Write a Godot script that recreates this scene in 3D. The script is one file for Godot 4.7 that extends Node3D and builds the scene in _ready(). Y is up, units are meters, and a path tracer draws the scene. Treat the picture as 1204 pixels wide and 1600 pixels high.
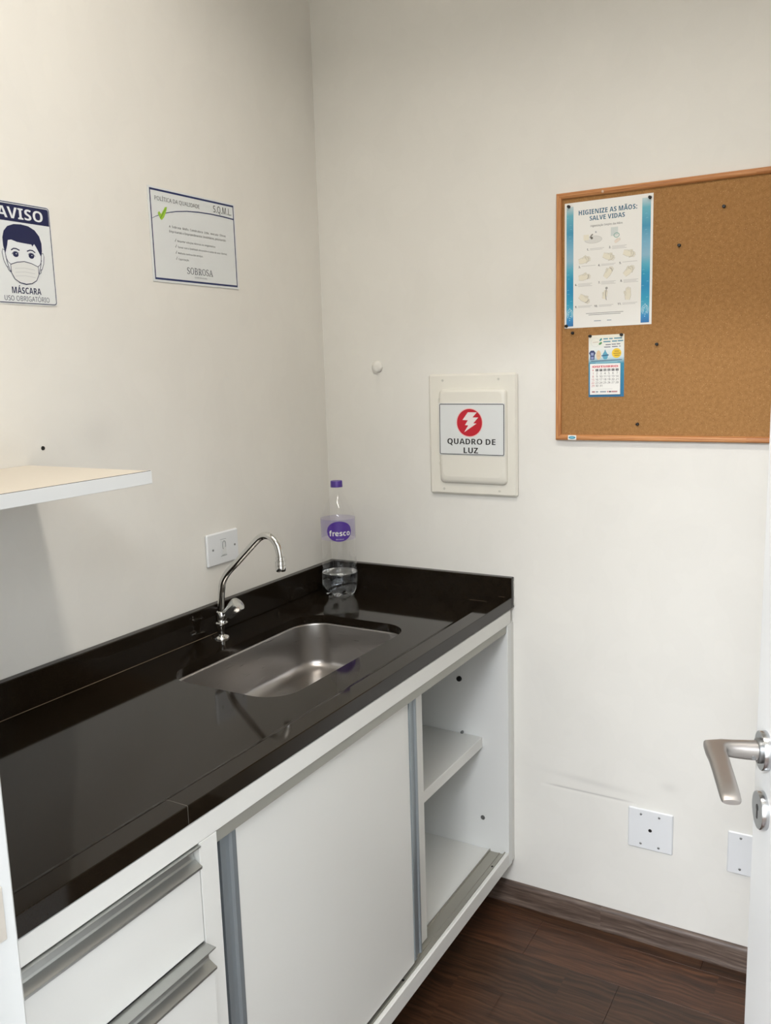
extends Node3D
# A small pantry seen from its doorway. Metres, y up; x = 0 is the left wall, z = 0 the back wall.

const CEIL := 2.72
const D := 0.5856          # front of the granite worktop
const CX := 0.584          # front of the cabinet
const Z1 := 1.695          # end of cabinet and worktop at the doorway wall

var M := {}
var org := Vector3.ZERO


# ------------------------------------------------------------------ mesh builder
class MB:
	var st := SurfaceTool.new()
	var org := Vector3.ZERO
	var uv_from := Rect2()
	var uv_axis := -1
	func _init(o := Vector3.ZERO):
		st.begin(Mesh.PRIMITIVE_TRIANGLES)
		org = o
	func v(p: Vector3):
		if uv_axis == 2:
			st.set_uv(Vector2((p.x - uv_from.position.x) / uv_from.size.x, 1.0 - (p.y - uv_from.position.y) / uv_from.size.y))
		elif uv_axis == 0:
			st.set_uv(Vector2((p.z - uv_from.position.x) / uv_from.size.x, 1.0 - (p.y - uv_from.position.y) / uv_from.size.y))
		st.add_vertex(p - org)
	func tri(a: Vector3, b: Vector3, c: Vector3, n: Vector3, g := -1):
		var f := (a - c).cross(a - b)
		if f.length_squared() < 1e-16:
			return
		st.set_smooth_group(g)
		if f.dot(n) < 0.0:
			v(a); v(c); v(b)
		else:
			v(a); v(b); v(c)
	func quad(a: Vector3, b: Vector3, c: Vector3, d: Vector3, n: Vector3, g := -1):
		tri(a, b, c, n, g)
		tri(a, c, d, n, g)
	# box between two corners with chamfered edges
	func box(lo: Vector3, hi: Vector3, b := 0.0015, xf := Transform3D()):
		var c := (lo + hi) / 2.0
		var h := (hi - lo) / 2.0
		b = minf(b, minf(h.x, minf(h.y, h.z)) * 0.9)
		var k := h - Vector3(b, b, b)
		for ax in 3:
			var u := (ax + 1) % 3
			var w := (ax + 2) % 3
			for s in [-1.0, 1.0]:
				var q := []
				for t in [[-1, -1], [1, -1], [1, 1], [-1, 1]]:
					var p := Vector3.ZERO
					p[ax] = s * h[ax]; p[u] = t[0] * k[u]; p[w] = t[1] * k[w]
					q.append(xf * (c + p))
				var n := Vector3.ZERO
				n[ax] = s
				quad(q[0], q[1], q[2], q[3], xf.basis * n)
			if b <= 0.0:
				continue
			for s in [-1.0, 1.0]:
				for t in [-1.0, 1.0]:
					var e := []
					for r in [[-1, 0], [1, 0], [1, 1], [-1, 1]]:
						var p := Vector3.ZERO
						p[ax] = r[0] * k[ax]
						p[u] = s * (h[u] if r[1] == 0 else k[u])
						p[w] = t * (k[w] if r[1] == 0 else h[w])
						e.append(xf * (c + p))
					var n := Vector3.ZERO
					n[u] = s; n[w] = t
					quad(e[0], e[1], e[2], e[3], xf.basis * n)
		if b > 0.0:
			for sx in [-1.0, 1.0]:
				for sy in [-1.0, 1.0]:
					for sz in [-1.0, 1.0]:
						var s := Vector3(sx, sy, sz)
						tri(xf * (c + s * Vector3(h.x, k.y, k.z)), xf * (c + s * Vector3(k.x, h.y, k.z)), xf * (c + s * Vector3(k.x, k.y, h.z)), xf.basis * s)
	# polygon in the plane across an axis, pushed from d0 to d1. axis z: (x, y), axis y: (x, z), axis x: (z, y)
	func at(axis: int, p: Vector2, d: float) -> Vector3:
		return Vector3(p.x, p.y, d) if axis == 2 else Vector3(p.x, d, p.y) if axis == 1 else Vector3(d, p.y, p.x)
	func prism(poly: PackedVector2Array, axis: int, d0: float, d1: float, smooth := false, caps := true):
		var n := poly.size()
		var area := 0.0
		for i in n:
			area += poly[i].cross(poly[(i + 1) % n])
		var g := 1
		for i in n:
			var a := poly[i]
			var b := poly[(i + 1) % n]
			var e := (b - a).normalized()
			var o := Vector2(e.y, -e.x) * signf(area)
			if smooth and i > 0:
				var pe := (a - poly[i - 1]).normalized()
				if pe.dot(e) < 0.8:
					g += 1
			quad(at(axis, a, d0), at(axis, b, d0), at(axis, b, d1), at(axis, a, d1), at(axis, o, 0.0), g if smooth else -1)
		if caps:
			var t := Geometry2D.triangulate_polygon(poly)
			for i in range(0, t.size(), 3):
				for d in [d0, d1]:
					tri(at(axis, poly[t[i]], d), at(axis, poly[t[i + 1]], d), at(axis, poly[t[i + 2]], d), at(axis, Vector2.ZERO, signf(d * 2.0 - d0 - d1)))
	# flat face (no thickness) across an axis
	func face(poly: PackedVector2Array, axis: int, d: float, s: float):
		var t := Geometry2D.triangulate_polygon(poly)
		for i in range(0, t.size(), 3):
			tri(at(axis, poly[t[i]], d), at(axis, poly[t[i + 1]], d), at(axis, poly[t[i + 2]], d), at(axis, Vector2.ZERO, s))
	# profile of (radius, height) turned round the y axis of xf
	func lathe(prof: Array, segs: int, xf: Transform3D, closed := true, squash = null):
		var g := 1
		for i in prof.size() - 1:
			var a: Vector2 = prof[i]
			var b: Vector2 = prof[i + 1]
			if i > 0:
				var pe: Vector2 = (a - prof[i - 1]).normalized()
				if pe.dot((b - a).normalized()) < 0.8:
					g += 1
			var e := (b - a).normalized()
			for k in segs:
				var t0 := TAU * k / segs
				var t1 := TAU * (k + 1) / segs
				var q := []
				for c in [[a, t0], [b, t0], [b, t1], [a, t1]]:
					var r: float = c[0].x
					var y: float = c[0].y
					var p := Vector3(r * cos(c[1]), y, r * sin(c[1]))
					if squash != null:
						p = squash.call(p, c[1])
					q.append(xf * p)
				var tm := (t0 + t1) / 2.0
				var n := xf.basis * Vector3(e.y * cos(tm), -e.x, e.y * sin(tm))
				quad(q[0], q[1], q[2], q[3], n, g)
		if closed:
			for i in [0, prof.size() - 1]:
				var a: Vector2 = prof[i]
				if a.x > 1e-5:
					for k in segs:
						var p0 := Vector3(a.x * cos(TAU * k / segs), a.y, a.x * sin(TAU * k / segs))
						var p1 := Vector3(a.x * cos(TAU * (k + 1) / segs), a.y, a.x * sin(TAU * (k + 1) / segs))
						var up: float = signf(prof[prof.size() - 1].y - prof[0].y)
						tri(xf * p0, xf * p1, xf * Vector3(0, a.y, 0), xf.basis * Vector3(0, up if i else -up, 0))
	# tube through points
	func tube(pts: Array, rad: Array, segs := 16):
		var ring := []
		var up := Vector3(0, 0, 1)
		for i in pts.size():
			var t: Vector3 = (pts[mini(i + 1, pts.size() - 1)] - pts[maxi(i - 1, 0)]).normalized()
			var s := t.cross(up).normalized()
			if s.length() < 0.5:
				s = t.cross(Vector3(1, 0, 0)).normalized()
			up = s.cross(t).normalized()
			var row := []
			for k in segs:
				var a := TAU * k / segs
				row.append(pts[i] + (s * cos(a) + up * sin(a)) * rad[i])
			ring.append(row)
		for i in pts.size() - 1:
			for k in segs:
				var j := (k + 1) % segs
				var mid: Vector3 = (ring[i][k] + ring[i + 1][j]) / 2.0 - (pts[i] + pts[i + 1]) / 2.0
				quad(ring[i][k], ring[i + 1][k], ring[i + 1][j], ring[i][j], mid, 1)
		for i in [0, pts.size() - 1]:
			var t: Vector3 = pts[i] - pts[1 if i == 0 else i - 1]
			for k in segs:
				tri(ring[i][k], ring[i][(k + 1) % segs], pts[i], t)
	# rings of equal length joined one to the next
	func loft(rings: Array, out_of: Callable, cap_first := false, cap_last := false):
		for i in rings.size() - 1:
			var n: int = rings[i].size()
			for k in n:
				var j := (k + 1) % n
				var a: Vector3 = rings[i][k]; var b: Vector3 = rings[i + 1][k]; var c: Vector3 = rings[i + 1][j]; var d: Vector3 = rings[i][j]
				var m := (a + b + c + d) / 4.0
				quad(a, b, c, d, out_of.call(m, i), 1)
		for e in [[0, cap_first], [rings.size() - 1, cap_last]]:
			if e[1]:
				var r: Array = rings[e[0]]
				var mid := Vector3.ZERO
				for p in r:
					mid += p / r.size()
				for k in r.size():
					tri(r[k], r[(k + 1) % r.size()], mid, out_of.call(mid, -1 if e[0] == 0 else -2))
	func done() -> ArrayMesh:
		st.generate_normals()
		return st.commit()


# ------------------------------------------------------------------ flat print: lettering and shapes on a sheet
class Ink:
	var st := SurfaceTool.new()
	var layer := 0.0
	var base := 0.0
	const STEP := 0.00003
	func _init(z := 0.0):
		st.begin(Mesh.PRIMITIVE_TRIANGLES)
		base = z
		layer = z
	func put(p: Vector2, c: Color):
		st.set_color(c.srgb_to_linear())
		st.set_normal(Vector3(0, 0, 1))
		st.add_vertex(Vector3(p.x, p.y, layer))
	func to(n: int):      # things printed side by side share a level
		layer = base + STEP * n
	func up():
		layer += STEP
	func poly(pts: PackedVector2Array, c: Color):
		up()
		var t := Geometry2D.triangulate_polygon(pts)
		for i in range(0, t.size(), 3):
			var a := pts[t[i]]; var b := pts[t[i + 1]]; var d := pts[t[i + 2]]
			if (b - a).cross(d - a) > 0.0:
				put(a, c); put(d, c); put(b, c)
			else:
				put(a, c); put(b, c); put(d, c)
	func rect(x0: float, y0: float, x1: float, y1: float, c: Color, c2 = null):
		up()
		var e: Color = c if c2 == null else c2   # c at the top, c2 at the bottom
		put(Vector2(x0, y1), c); put(Vector2(x1, y1), c); put(Vector2(x1, y0), e)
		put(Vector2(x0, y1), c); put(Vector2(x1, y0), e); put(Vector2(x0, y0), e)
	static func round_rect(x0: float, y0: float, x1: float, y1: float, r: float, n := 6) -> PackedVector2Array:
		var o := PackedVector2Array()
		for q in [[x1 - r, y0 + r, -PI / 2], [x1 - r, y1 - r, 0.0], [x0 + r, y1 - r, PI / 2], [x0 + r, y0 + r, PI]]:
			for k in n + 1:
				var a: float = q[2] + PI / 2 * k / n
				o.append(Vector2(q[0] + r * cos(a), q[1] + r * sin(a)))
		return o
	static func oval(cx: float, cy: float, rx: float, ry: float, n := 28, turn := 0.0) -> PackedVector2Array:
		var o := PackedVector2Array()
		for k in n:
			o.append(Vector2(cx, cy) + Vector2(rx * cos(TAU * k / n), ry * sin(TAU * k / n)).rotated(turn))
		return o
	func line(pts: PackedVector2Array, w: float, c: Color, w2 := -1.0):
		up()
		var l := PackedVector2Array(); var r := PackedVector2Array()
		for i in pts.size():
			var t := (pts[mini(i + 1, pts.size() - 1)] - pts[maxi(i - 1, 0)]).normalized()
			var k := w if w2 < 0.0 else lerpf(w, w2, float(i) / (pts.size() - 1))
			l.append(pts[i] + Vector2(-t.y, t.x) * k / 2.0)
			r.append(pts[i] - Vector2(-t.y, t.x) * k / 2.0)
		for i in pts.size() - 1:
			put(l[i], c); put(l[i + 1], c); put(r[i + 1], c)
			put(l[i], c); put(r[i + 1], c); put(r[i], c)
	func ring(pts: PackedVector2Array, w: float, c: Color):
		var q := PackedVector2Array(pts)
		q.append(pts[0]); q.append(pts[1])
		line(q, w, c)
	# text whose letters fill x0..x1 (or keep their own width when x1 <= x0, centred at x0 if mid), capital height h
	func text(s: String, x0: float, x1: float, y: float, h: float, c: Color, font: Font, mid := false):
		up()
		var tm := TextMesh.new()
		tm.text = s
		tm.font = font
		tm.font_size = 48
		tm.pixel_size = 0.01
		tm.depth = 0.0
		tm.curve_step = 2.0
		tm.horizontal_alignment = HORIZONTAL_ALIGNMENT_LEFT
		var cap_h := TextMesh.new()
		cap_h.text = "H"
		cap_h.font = font
		cap_h.font_size = 48
		cap_h.pixel_size = 0.01
		cap_h.depth = 0.0
		var hb := box_of(cap_h)
		var b := box_of(tm)
		var k := h / hb.size.y
		var kx := k if x1 <= x0 else (x1 - x0) / b.size.x
		var left := x0 - (b.size.x * kx / 2.0 if mid else 0.0)
		# the baseline: bottom of an H set the same way in the same font
		var base := hb.position.y
		var arr := tm.surface_get_arrays(0)
		var vs: PackedVector3Array = arr[Mesh.ARRAY_VERTEX]
		var ix = arr[Mesh.ARRAY_INDEX]
		var idx: PackedInt32Array = ix if ix != null and ix.size() else PackedInt32Array(range(vs.size()))
		for i in idx:
			var p := vs[i]
			put(Vector2(left + (p.x - b.position.x) * kx, y + (p.y - base) * k), c)
	static func box_of(tm: TextMesh) -> Rect2:
		var vs: PackedVector3Array = tm.surface_get_arrays(0)[Mesh.ARRAY_VERTEX]
		var lo := Vector2(1e9, 1e9); var hi := -lo
		for p in vs:
			lo = lo.min(Vector2(p.x, p.y)); hi = hi.max(Vector2(p.x, p.y))
		return Rect2(lo, hi - lo)
	func done() -> ArrayMesh:
		return st.commit()


# ------------------------------------------------------------------ nodes
func obj(called: String, mesh: Mesh, mat: Material, parent: Node = self, at := Vector3.ZERO) -> MeshInstance3D:
	var o := MeshInstance3D.new()
	o.mesh = mesh
	o.material_override = null
	for i in mesh.get_surface_count():
		o.set_surface_override_material(i, mat)
	o.cast_shadow = GeometryInstance3D.SHADOW_CASTING_SETTING_ON
	put_in(o, called, parent)
	o.position = at
	return o


func put_in(o: Node3D, called: String, parent: Node):
	var nm := called
	var k := 0
	while parent.has_node(nm):
		k += 1
		nm = "%s_%03d" % [called, k]
	o.name = nm
	parent.add_child(o, true)


func tag(o: Node3D, label: String, category: String, group := "") -> Node3D:
	o.set_meta("label", label)
	o.set_meta("category", category)
	if group:
		o.set_meta("group", group)
	return o


func thing(called: String, label: String, category: String, at: Vector3, turn := 0.0, group := "") -> Node3D:
	var o := Node3D.new()
	put_in(o, called, self)
	o.position = at
	o.rotation.y = turn
	return tag(o, label, category, group)


func struct(called: String, label: String, mesh: Mesh, mat: Material) -> MeshInstance3D:
	var o := obj(called, mesh, mat)
	o.set_meta("kind", "structure")
	o.set_meta("label", label)
	return o


func mat(c: Color, rough := 0.5, metal := 0.0) -> StandardMaterial3D:
	var m := StandardMaterial3D.new()
	m.albedo_color = c
	m.roughness = rough
	m.metallic = metal
	return m


func c8(r: float, g: float, b: float) -> Color:
	return Color(r / 255.0, g / 255.0, b / 255.0)


func noise(s: int, freq := 1.0, oct := 3) -> FastNoiseLite:
	var n := FastNoiseLite.new()
	n.seed = s
	n.frequency = freq
	n.noise_type = FastNoiseLite.TYPE_SIMPLEX_SMOOTH
	n.fractal_octaves = oct
	return n


func ramp(stops: Array, t: float) -> Color:
	t = clampf(t, 0.0, 1.0)
	for i in stops.size() - 1:
		if t <= stops[i + 1][0]:
			return stops[i][1].lerp(stops[i + 1][1], (t - stops[i][0]) / (stops[i + 1][0] - stops[i][0]))
	return stops[stops.size() - 1][1]


func tex(im: Image) -> ImageTexture:
	im.generate_mipmaps()
	return ImageTexture.create_from_image(im)


# streaky wood; the grain runs along u (or along v when upright)
func wood(w: int, h: int, fx: float, fy: float, stops: Array, s: int, upright := false) -> ImageTexture:
	var a := noise(s, 1.0, 4)
	var b := noise(s + 7, 1.0, 2)
	var im := Image.create(w, h, false, Image.FORMAT_RGB8)
	for y in h:
		for x in w:
			var p := Vector2(y, x) if upright else Vector2(x, y)
			var warp := b.get_noise_2d(p.x * 0.008, p.y * 0.02) * 5.0
			var t := 0.5 + 0.55 * a.get_noise_2d(p.x * fx, (p.y + warp) * fy) + 0.25 * b.get_noise_2d(p.x * fx * 4.0, p.y * fy * 3.0)
			im.set_pixel(x, y, ramp(stops, t))
	return tex(im)


func wall_picture(n: int, base: Color, marks: Callable) -> ImageTexture:
	var a := noise(91, 0.012, 3)
	var im := Image.create(n, n, false, Image.FORMAT_RGB8)
	for y in n:
		for x in n:
			var d: float = 1.0 + 0.012 * a.get_noise_2d(x, y) + marks.call(float(x) / n, 1.0 - float(y) / n)
			im.set_pixel(x, y, Color(base.r * d, base.g * d, base.b * d))
	return tex(im)


func materials():
	M.paint = mat(c8(230, 229, 223), 0.75)
	M.ceiling = mat(c8(242, 241, 238), 0.9)
	M.white = mat(c8(222, 223, 219), 0.38)          # melamine board
	M.inside = mat(c8(226, 228, 226), 0.45)
	M.shelf_top = mat(c8(222, 214, 200), 0.5)
	M.edge = mat(c8(218, 221, 221), 0.35)
	M.door = mat(c8(238, 240, 240), 0.32)
	M.plastic = mat(c8(226, 229, 231), 0.3)
	M.cream_plastic = mat(c8(229, 227, 217), 0.35)
	M.dark = mat(c8(22, 22, 22), 0.5)
	M.black = mat(c8(14, 14, 15), 0.35)
	M.alu = mat(c8(180, 182, 179), 0.3, 0.85)
	M.fascia = mat(c8(158, 158, 150), 0.42, 0.3)
	M.alu_blue = mat(c8(146, 155, 160), 0.34, 0.5)
	M.chrome = mat(c8(212, 212, 210), 0.09, 1.0)
	M.satin = mat(c8(168, 164, 160), 0.36, 0.85)
	M.rose_metal = mat(c8(196, 199, 202), 0.22, 1.0)
	M.zinc = mat(c8(150, 152, 152), 0.35, 0.9)
	M.sealant = mat(c8(104, 90, 72), 0.7)
	M.white_seal = mat(c8(214, 214, 208), 0.7)
	M.paper = mat(c8(236, 236, 232), 0.6)
	M.sign_plate = mat(c8(222, 226, 226), 0.4)
	M.ink = mat(Color.WHITE, 0.5)
	M.ink.vertex_color_use_as_albedo = true
	M.purple = mat(c8(84, 58, 150), 0.35)
	M.ink_purple = mat(c8(84, 54, 152), 0.35)
	M.glow = mat(c8(255, 250, 240), 0.6)
	M.glow.emission_enabled = true
	M.glow.emission = c8(255, 247, 232)
	M.glow.emission_energy_multiplier = 2.0
	# polished black granite with tiny specks
	var g1 := noise(5, 0.5, 2)
	var g2 := noise(11, 0.02, 2)
	var im := Image.create(512, 512, false, Image.FORMAT_RGB8)
	for y in 512:
		for x in 512:
			var t := maxf(0.0, g1.get_noise_2d(x, y) - 0.35) * 0.5 + 0.012 * g2.get_noise_2d(x, y)
			im.set_pixel(x, y, Color(0.106 + t * 0.5, 0.084 + t * 0.48, 0.058 + t * 0.46))
	M.granite = mat(Color.WHITE, 0.06)
	M.granite.albedo_texture = tex(im)
	M.granite.uv1_triplanar = true
	M.granite.uv1_scale = Vector3(4, 4, 4)
	M.granite.metallic_specular = 0.37
	# brushed steel: streaky roughness
	var sn := noise(21, 1.0, 3)
	var ir := Image.create(256, 256, false, Image.FORMAT_RGB8)
	for y in 256:
		for x in 256:
			var t := 0.30 + 0.05 * sn.get_noise_2d(x * 0.01, y * 0.6)
			ir.set_pixel(x, y, Color(t, t, t))
	M.steel = mat(c8(178, 175, 172), 1.0, 1.0)
	M.steel.roughness_texture = tex(ir)
	M.steel.uv1_triplanar = true
	M.steel.uv1_scale = Vector3(3, 3, 3)
	# floor boards, four tones of one grain
	var wf := wood(768, 256, 0.0028, 0.13, [[0.0, c8(46, 33, 27)], [0.35, c8(76, 55, 45)], [0.65, c8(100, 74, 61)], [1.0, c8(124, 96, 80)]], 31)
	M.plank = []
	for k in 4:
		var m := mat([c8(206, 190, 158), c8(192, 174, 144), c8(212, 186, 152), c8(182, 168, 140)][k], 0.42)
		m.albedo_texture = wf
		m.uv1_triplanar = true
		m.uv1_scale = Vector3(1.1, 2.2, 2.2)
		m.uv1_offset = Vector3(0.37 * k, 0.2 * k, 0.61 * k)
		M.plank.append(m)
	M.joint = mat(c8(30, 22, 18), 0.8)
	M.skirting = mat(Color.WHITE, 0.45)
	M.skirting.albedo_texture = wood(512, 128, 0.006, 0.16, [[0.0, c8(56, 44, 37)], [0.4, c8(84, 69, 60)], [0.7, c8(104, 89, 79)], [1.0, c8(130, 115, 104)]], 47)
	M.skirting.uv1_triplanar = true
	M.skirting.uv1_scale = Vector3(1.2, 5, 5)
	# pine frame, lying and standing
	var pine := [[0.0, c8(132, 78, 40)], [0.4, c8(184, 122, 70)], [0.65, c8(200, 142, 88)], [1.0, c8(220, 170, 116)]]
	M.pine = mat(Color.WHITE, 0.45)
	M.pine.albedo_texture = wood(256, 256, 0.006, 0.14, pine, 61)
	M.pine.uv1_triplanar = true
	M.pine.uv1_scale = Vector3(1.5, 6, 6)
	M.pine_up = mat(Color.WHITE, 0.45)
	M.pine_up.albedo_texture = wood(256, 256, 0.006, 0.14, pine, 67, true)
	M.pine_up.uv1_triplanar = true
	M.pine_up.uv1_scale = Vector3(6, 1.5, 6)
	# cork
	var k1 := noise(71, 0.35, 2)
	var k2 := noise(73, 0.06, 3)
	var k3 := noise(79, 0.22, 1)
	var ic := Image.create(512, 512, false, Image.FORMAT_RGB8)
	for y in 512:
		for x in 512:
			var t := 0.5 + 0.24 * k1.get_noise_2d(x, y) + 0.16 * k2.get_noise_2d(x, y)
			var c := ramp([[0.0, c8(122, 85, 45)], [0.5, c8(160, 117, 68)], [1.0, c8(194, 150, 96)]], t)
			var s := k3.get_noise_2d(x + 900, y)
			if s > 0.72:
				c = c.lerp(c8(232, 196, 146), (s - 0.72) * 3.0)
			elif s < -0.74:
				c = c.lerp(c8(84, 54, 28), (-s - 0.74) * 3.0)
			ic.set_pixel(x, y, c)
	M.cork = mat(Color.WHITE, 0.9)
	M.cork.albedo_texture = tex(ic)
	M.cork.uv1_triplanar = true
	M.cork.uv1_scale = Vector3(2.6, 2.6, 2.6)
	# painted walls with the scuffs that are on them
	M.wall_back = mat(Color.WHITE, 0.72)
	M.wall_back.albedo_texture = wall_picture(900, c8(230, 229, 223), func(u: float, w: float) -> float:
		var x := u * 2.4 - 0.15
		var y := w * 2.72
		var d := 0.0
		if x > 0.66 and x < 0.92:
			d -= 0.16 * exp(-pow((y - 0.3845 + (x - 0.66) * 0.006) / 0.0022, 2.0)) * smoothstep(0.66, 0.72, x) * smoothstep(0.93, 0.86, x)
			d += 0.02 * exp(-pow((y - 0.379) / 0.004, 2.0))
		d -= 0.05 * exp(-pow((x - 0.80) / 0.10, 2.0) - pow((y - 0.415 + (x - 0.8) * 0.06) / 0.008, 2.0))
		d -= 0.04 * exp(-pow((x - 1.0) / 0.02, 2.0) - pow((y - 0.445) / 0.012, 2.0))
		d -= 0.02 * exp(-pow((x - 0.179) / 0.008, 2.0)) * smoothstep(1.42, 1.5, y) * smoothstep(1.51, 1.5, y)
		return d)
	M.wall_left = mat(Color.WHITE, 0.72)
	M.wall_left.albedo_texture = wall_picture(700, c8(230, 228, 221), func(u: float, w: float) -> float:
		var z := u * 1.82
		var y := w * 2.72
		var d := 0.0
		d -= 0.03 * exp(-pow((z - 0.86) / 0.05, 2.0) - pow((y - 1.40) / 0.035, 2.0))
		d -= 0.03 * exp(-pow((z - 1.08) / 0.04, 2.0) - pow((y - 1.385) / 0.03, 2.0))
		return d)
	M.pane = mat(Color(0.95, 0.97, 1.0, 0.05), 0.02)
	M.pane.transparency = BaseMaterial3D.TRANSPARENCY_ALPHA
	# bottle
	M.pet = mat(Color(0.80, 0.84, 0.9, 0.012), 0.04)
	M.pet.transparency = BaseMaterial3D.TRANSPARENCY_ALPHA
	M.film = mat(Color(0.50, 0.40, 0.80, 0.20), 0.2)
	M.film.transparency = BaseMaterial3D.TRANSPARENCY_ALPHA
	M.water = mat(Color(0.96, 0.98, 1.0, 0.0), 0.0)
	M.water.transparency = BaseMaterial3D.TRANSPARENCY_ALPHA
	M.water.refraction_enabled = true
	M.water.refraction_scale = 0.033
	M.ripple = null


func font(called: String, bold := false) -> SystemFont:
	var f := SystemFont.new()
	f.font_names = PackedStringArray([called])
	f.font_weight = 700 if bold else 400
	f.allow_system_fallback = true
	return f


# ------------------------------------------------------------------ scene
func _ready():
	var cam := Camera3D.new()
	cam.name = "camera"
	cam.rotation_order = EULER_ORDER_YXZ
	cam.position = Vector3(1.4308, 1.516, 2.1286)
	cam.rotation = Vector3(-0.164, 0.527, -0.0296)
	cam.fov = rad_to_deg(2.0 * atan(800.0 / 1353.6))
	cam.near = 0.03
	add_child(cam)
	cam.current = true
	var we := WorldEnvironment.new()
	we.name = "environment"
	var env := Environment.new()
	env.background_mode = Environment.BG_COLOR
	env.background_color = c8(150, 160, 172)
	env.tonemap_mode = Environment.TONE_MAPPER_LINEAR
	env.tonemap_exposure = 1.04
	env.sdfgi_enabled = true
	env.ssao_enabled = true
	env.ssil_enabled = true
	we.environment = env
	add_child(we)
	# light of the pantry's ceiling luminaire, of the panel in the hall behind the camera and of the hall's window
	area_light("luminaire", Vector3(1.02, 2.800, 1.240), Vector2(1.08, 0.15), c8(255, 247, 238), 1.48)
	area_light("hall_lamp", Vector3(2.0, 2.665, 2.75), Vector2(1.15, 0.55), c8(240, 246, 255), 3.0)
	area_light("hall_lamp", Vector3(1.1, 2.665, 3.8), Vector2(1.15, 0.55), c8(242, 246, 255), 19.0)
	area_light("daylight", Vector3(3.385, 1.60, 2.75), Vector2(1.70, 1.30), c8(234, 242, 255), 4.0, Vector3(0, PI / 2, 0))
	materials()
	room()
	hall()
	door()
	cabinet()
	worktop()
	sink()
	faucet()
	bottle()
	wall_shelf()
	mask_sign()
	quality_sign()
	breaker_box()
	cork_board()
	small_fittings()


func area_light(called: String, at: Vector3, size: Vector2, c: Color, energy: float, turn := Vector3(-PI / 2, 0, 0)):
	var l := AreaLight3D.new()
	put_in(l, called, self)
	l.position = at
	l.rotation = turn
	l.area_size = size
	l.light_color = c
	l.light_energy = energy
	l.shadow_enabled = true
	l.set("area_range", 12.0)
	l.set("area_attenuation", 2.0)


func box_mesh(lo: Vector3, hi: Vector3, b := 0.0015, o := Vector3.ZERO) -> ArrayMesh:
	var m := MB.new(o)
	m.box(lo, hi, b)
	return m.done()


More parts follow.
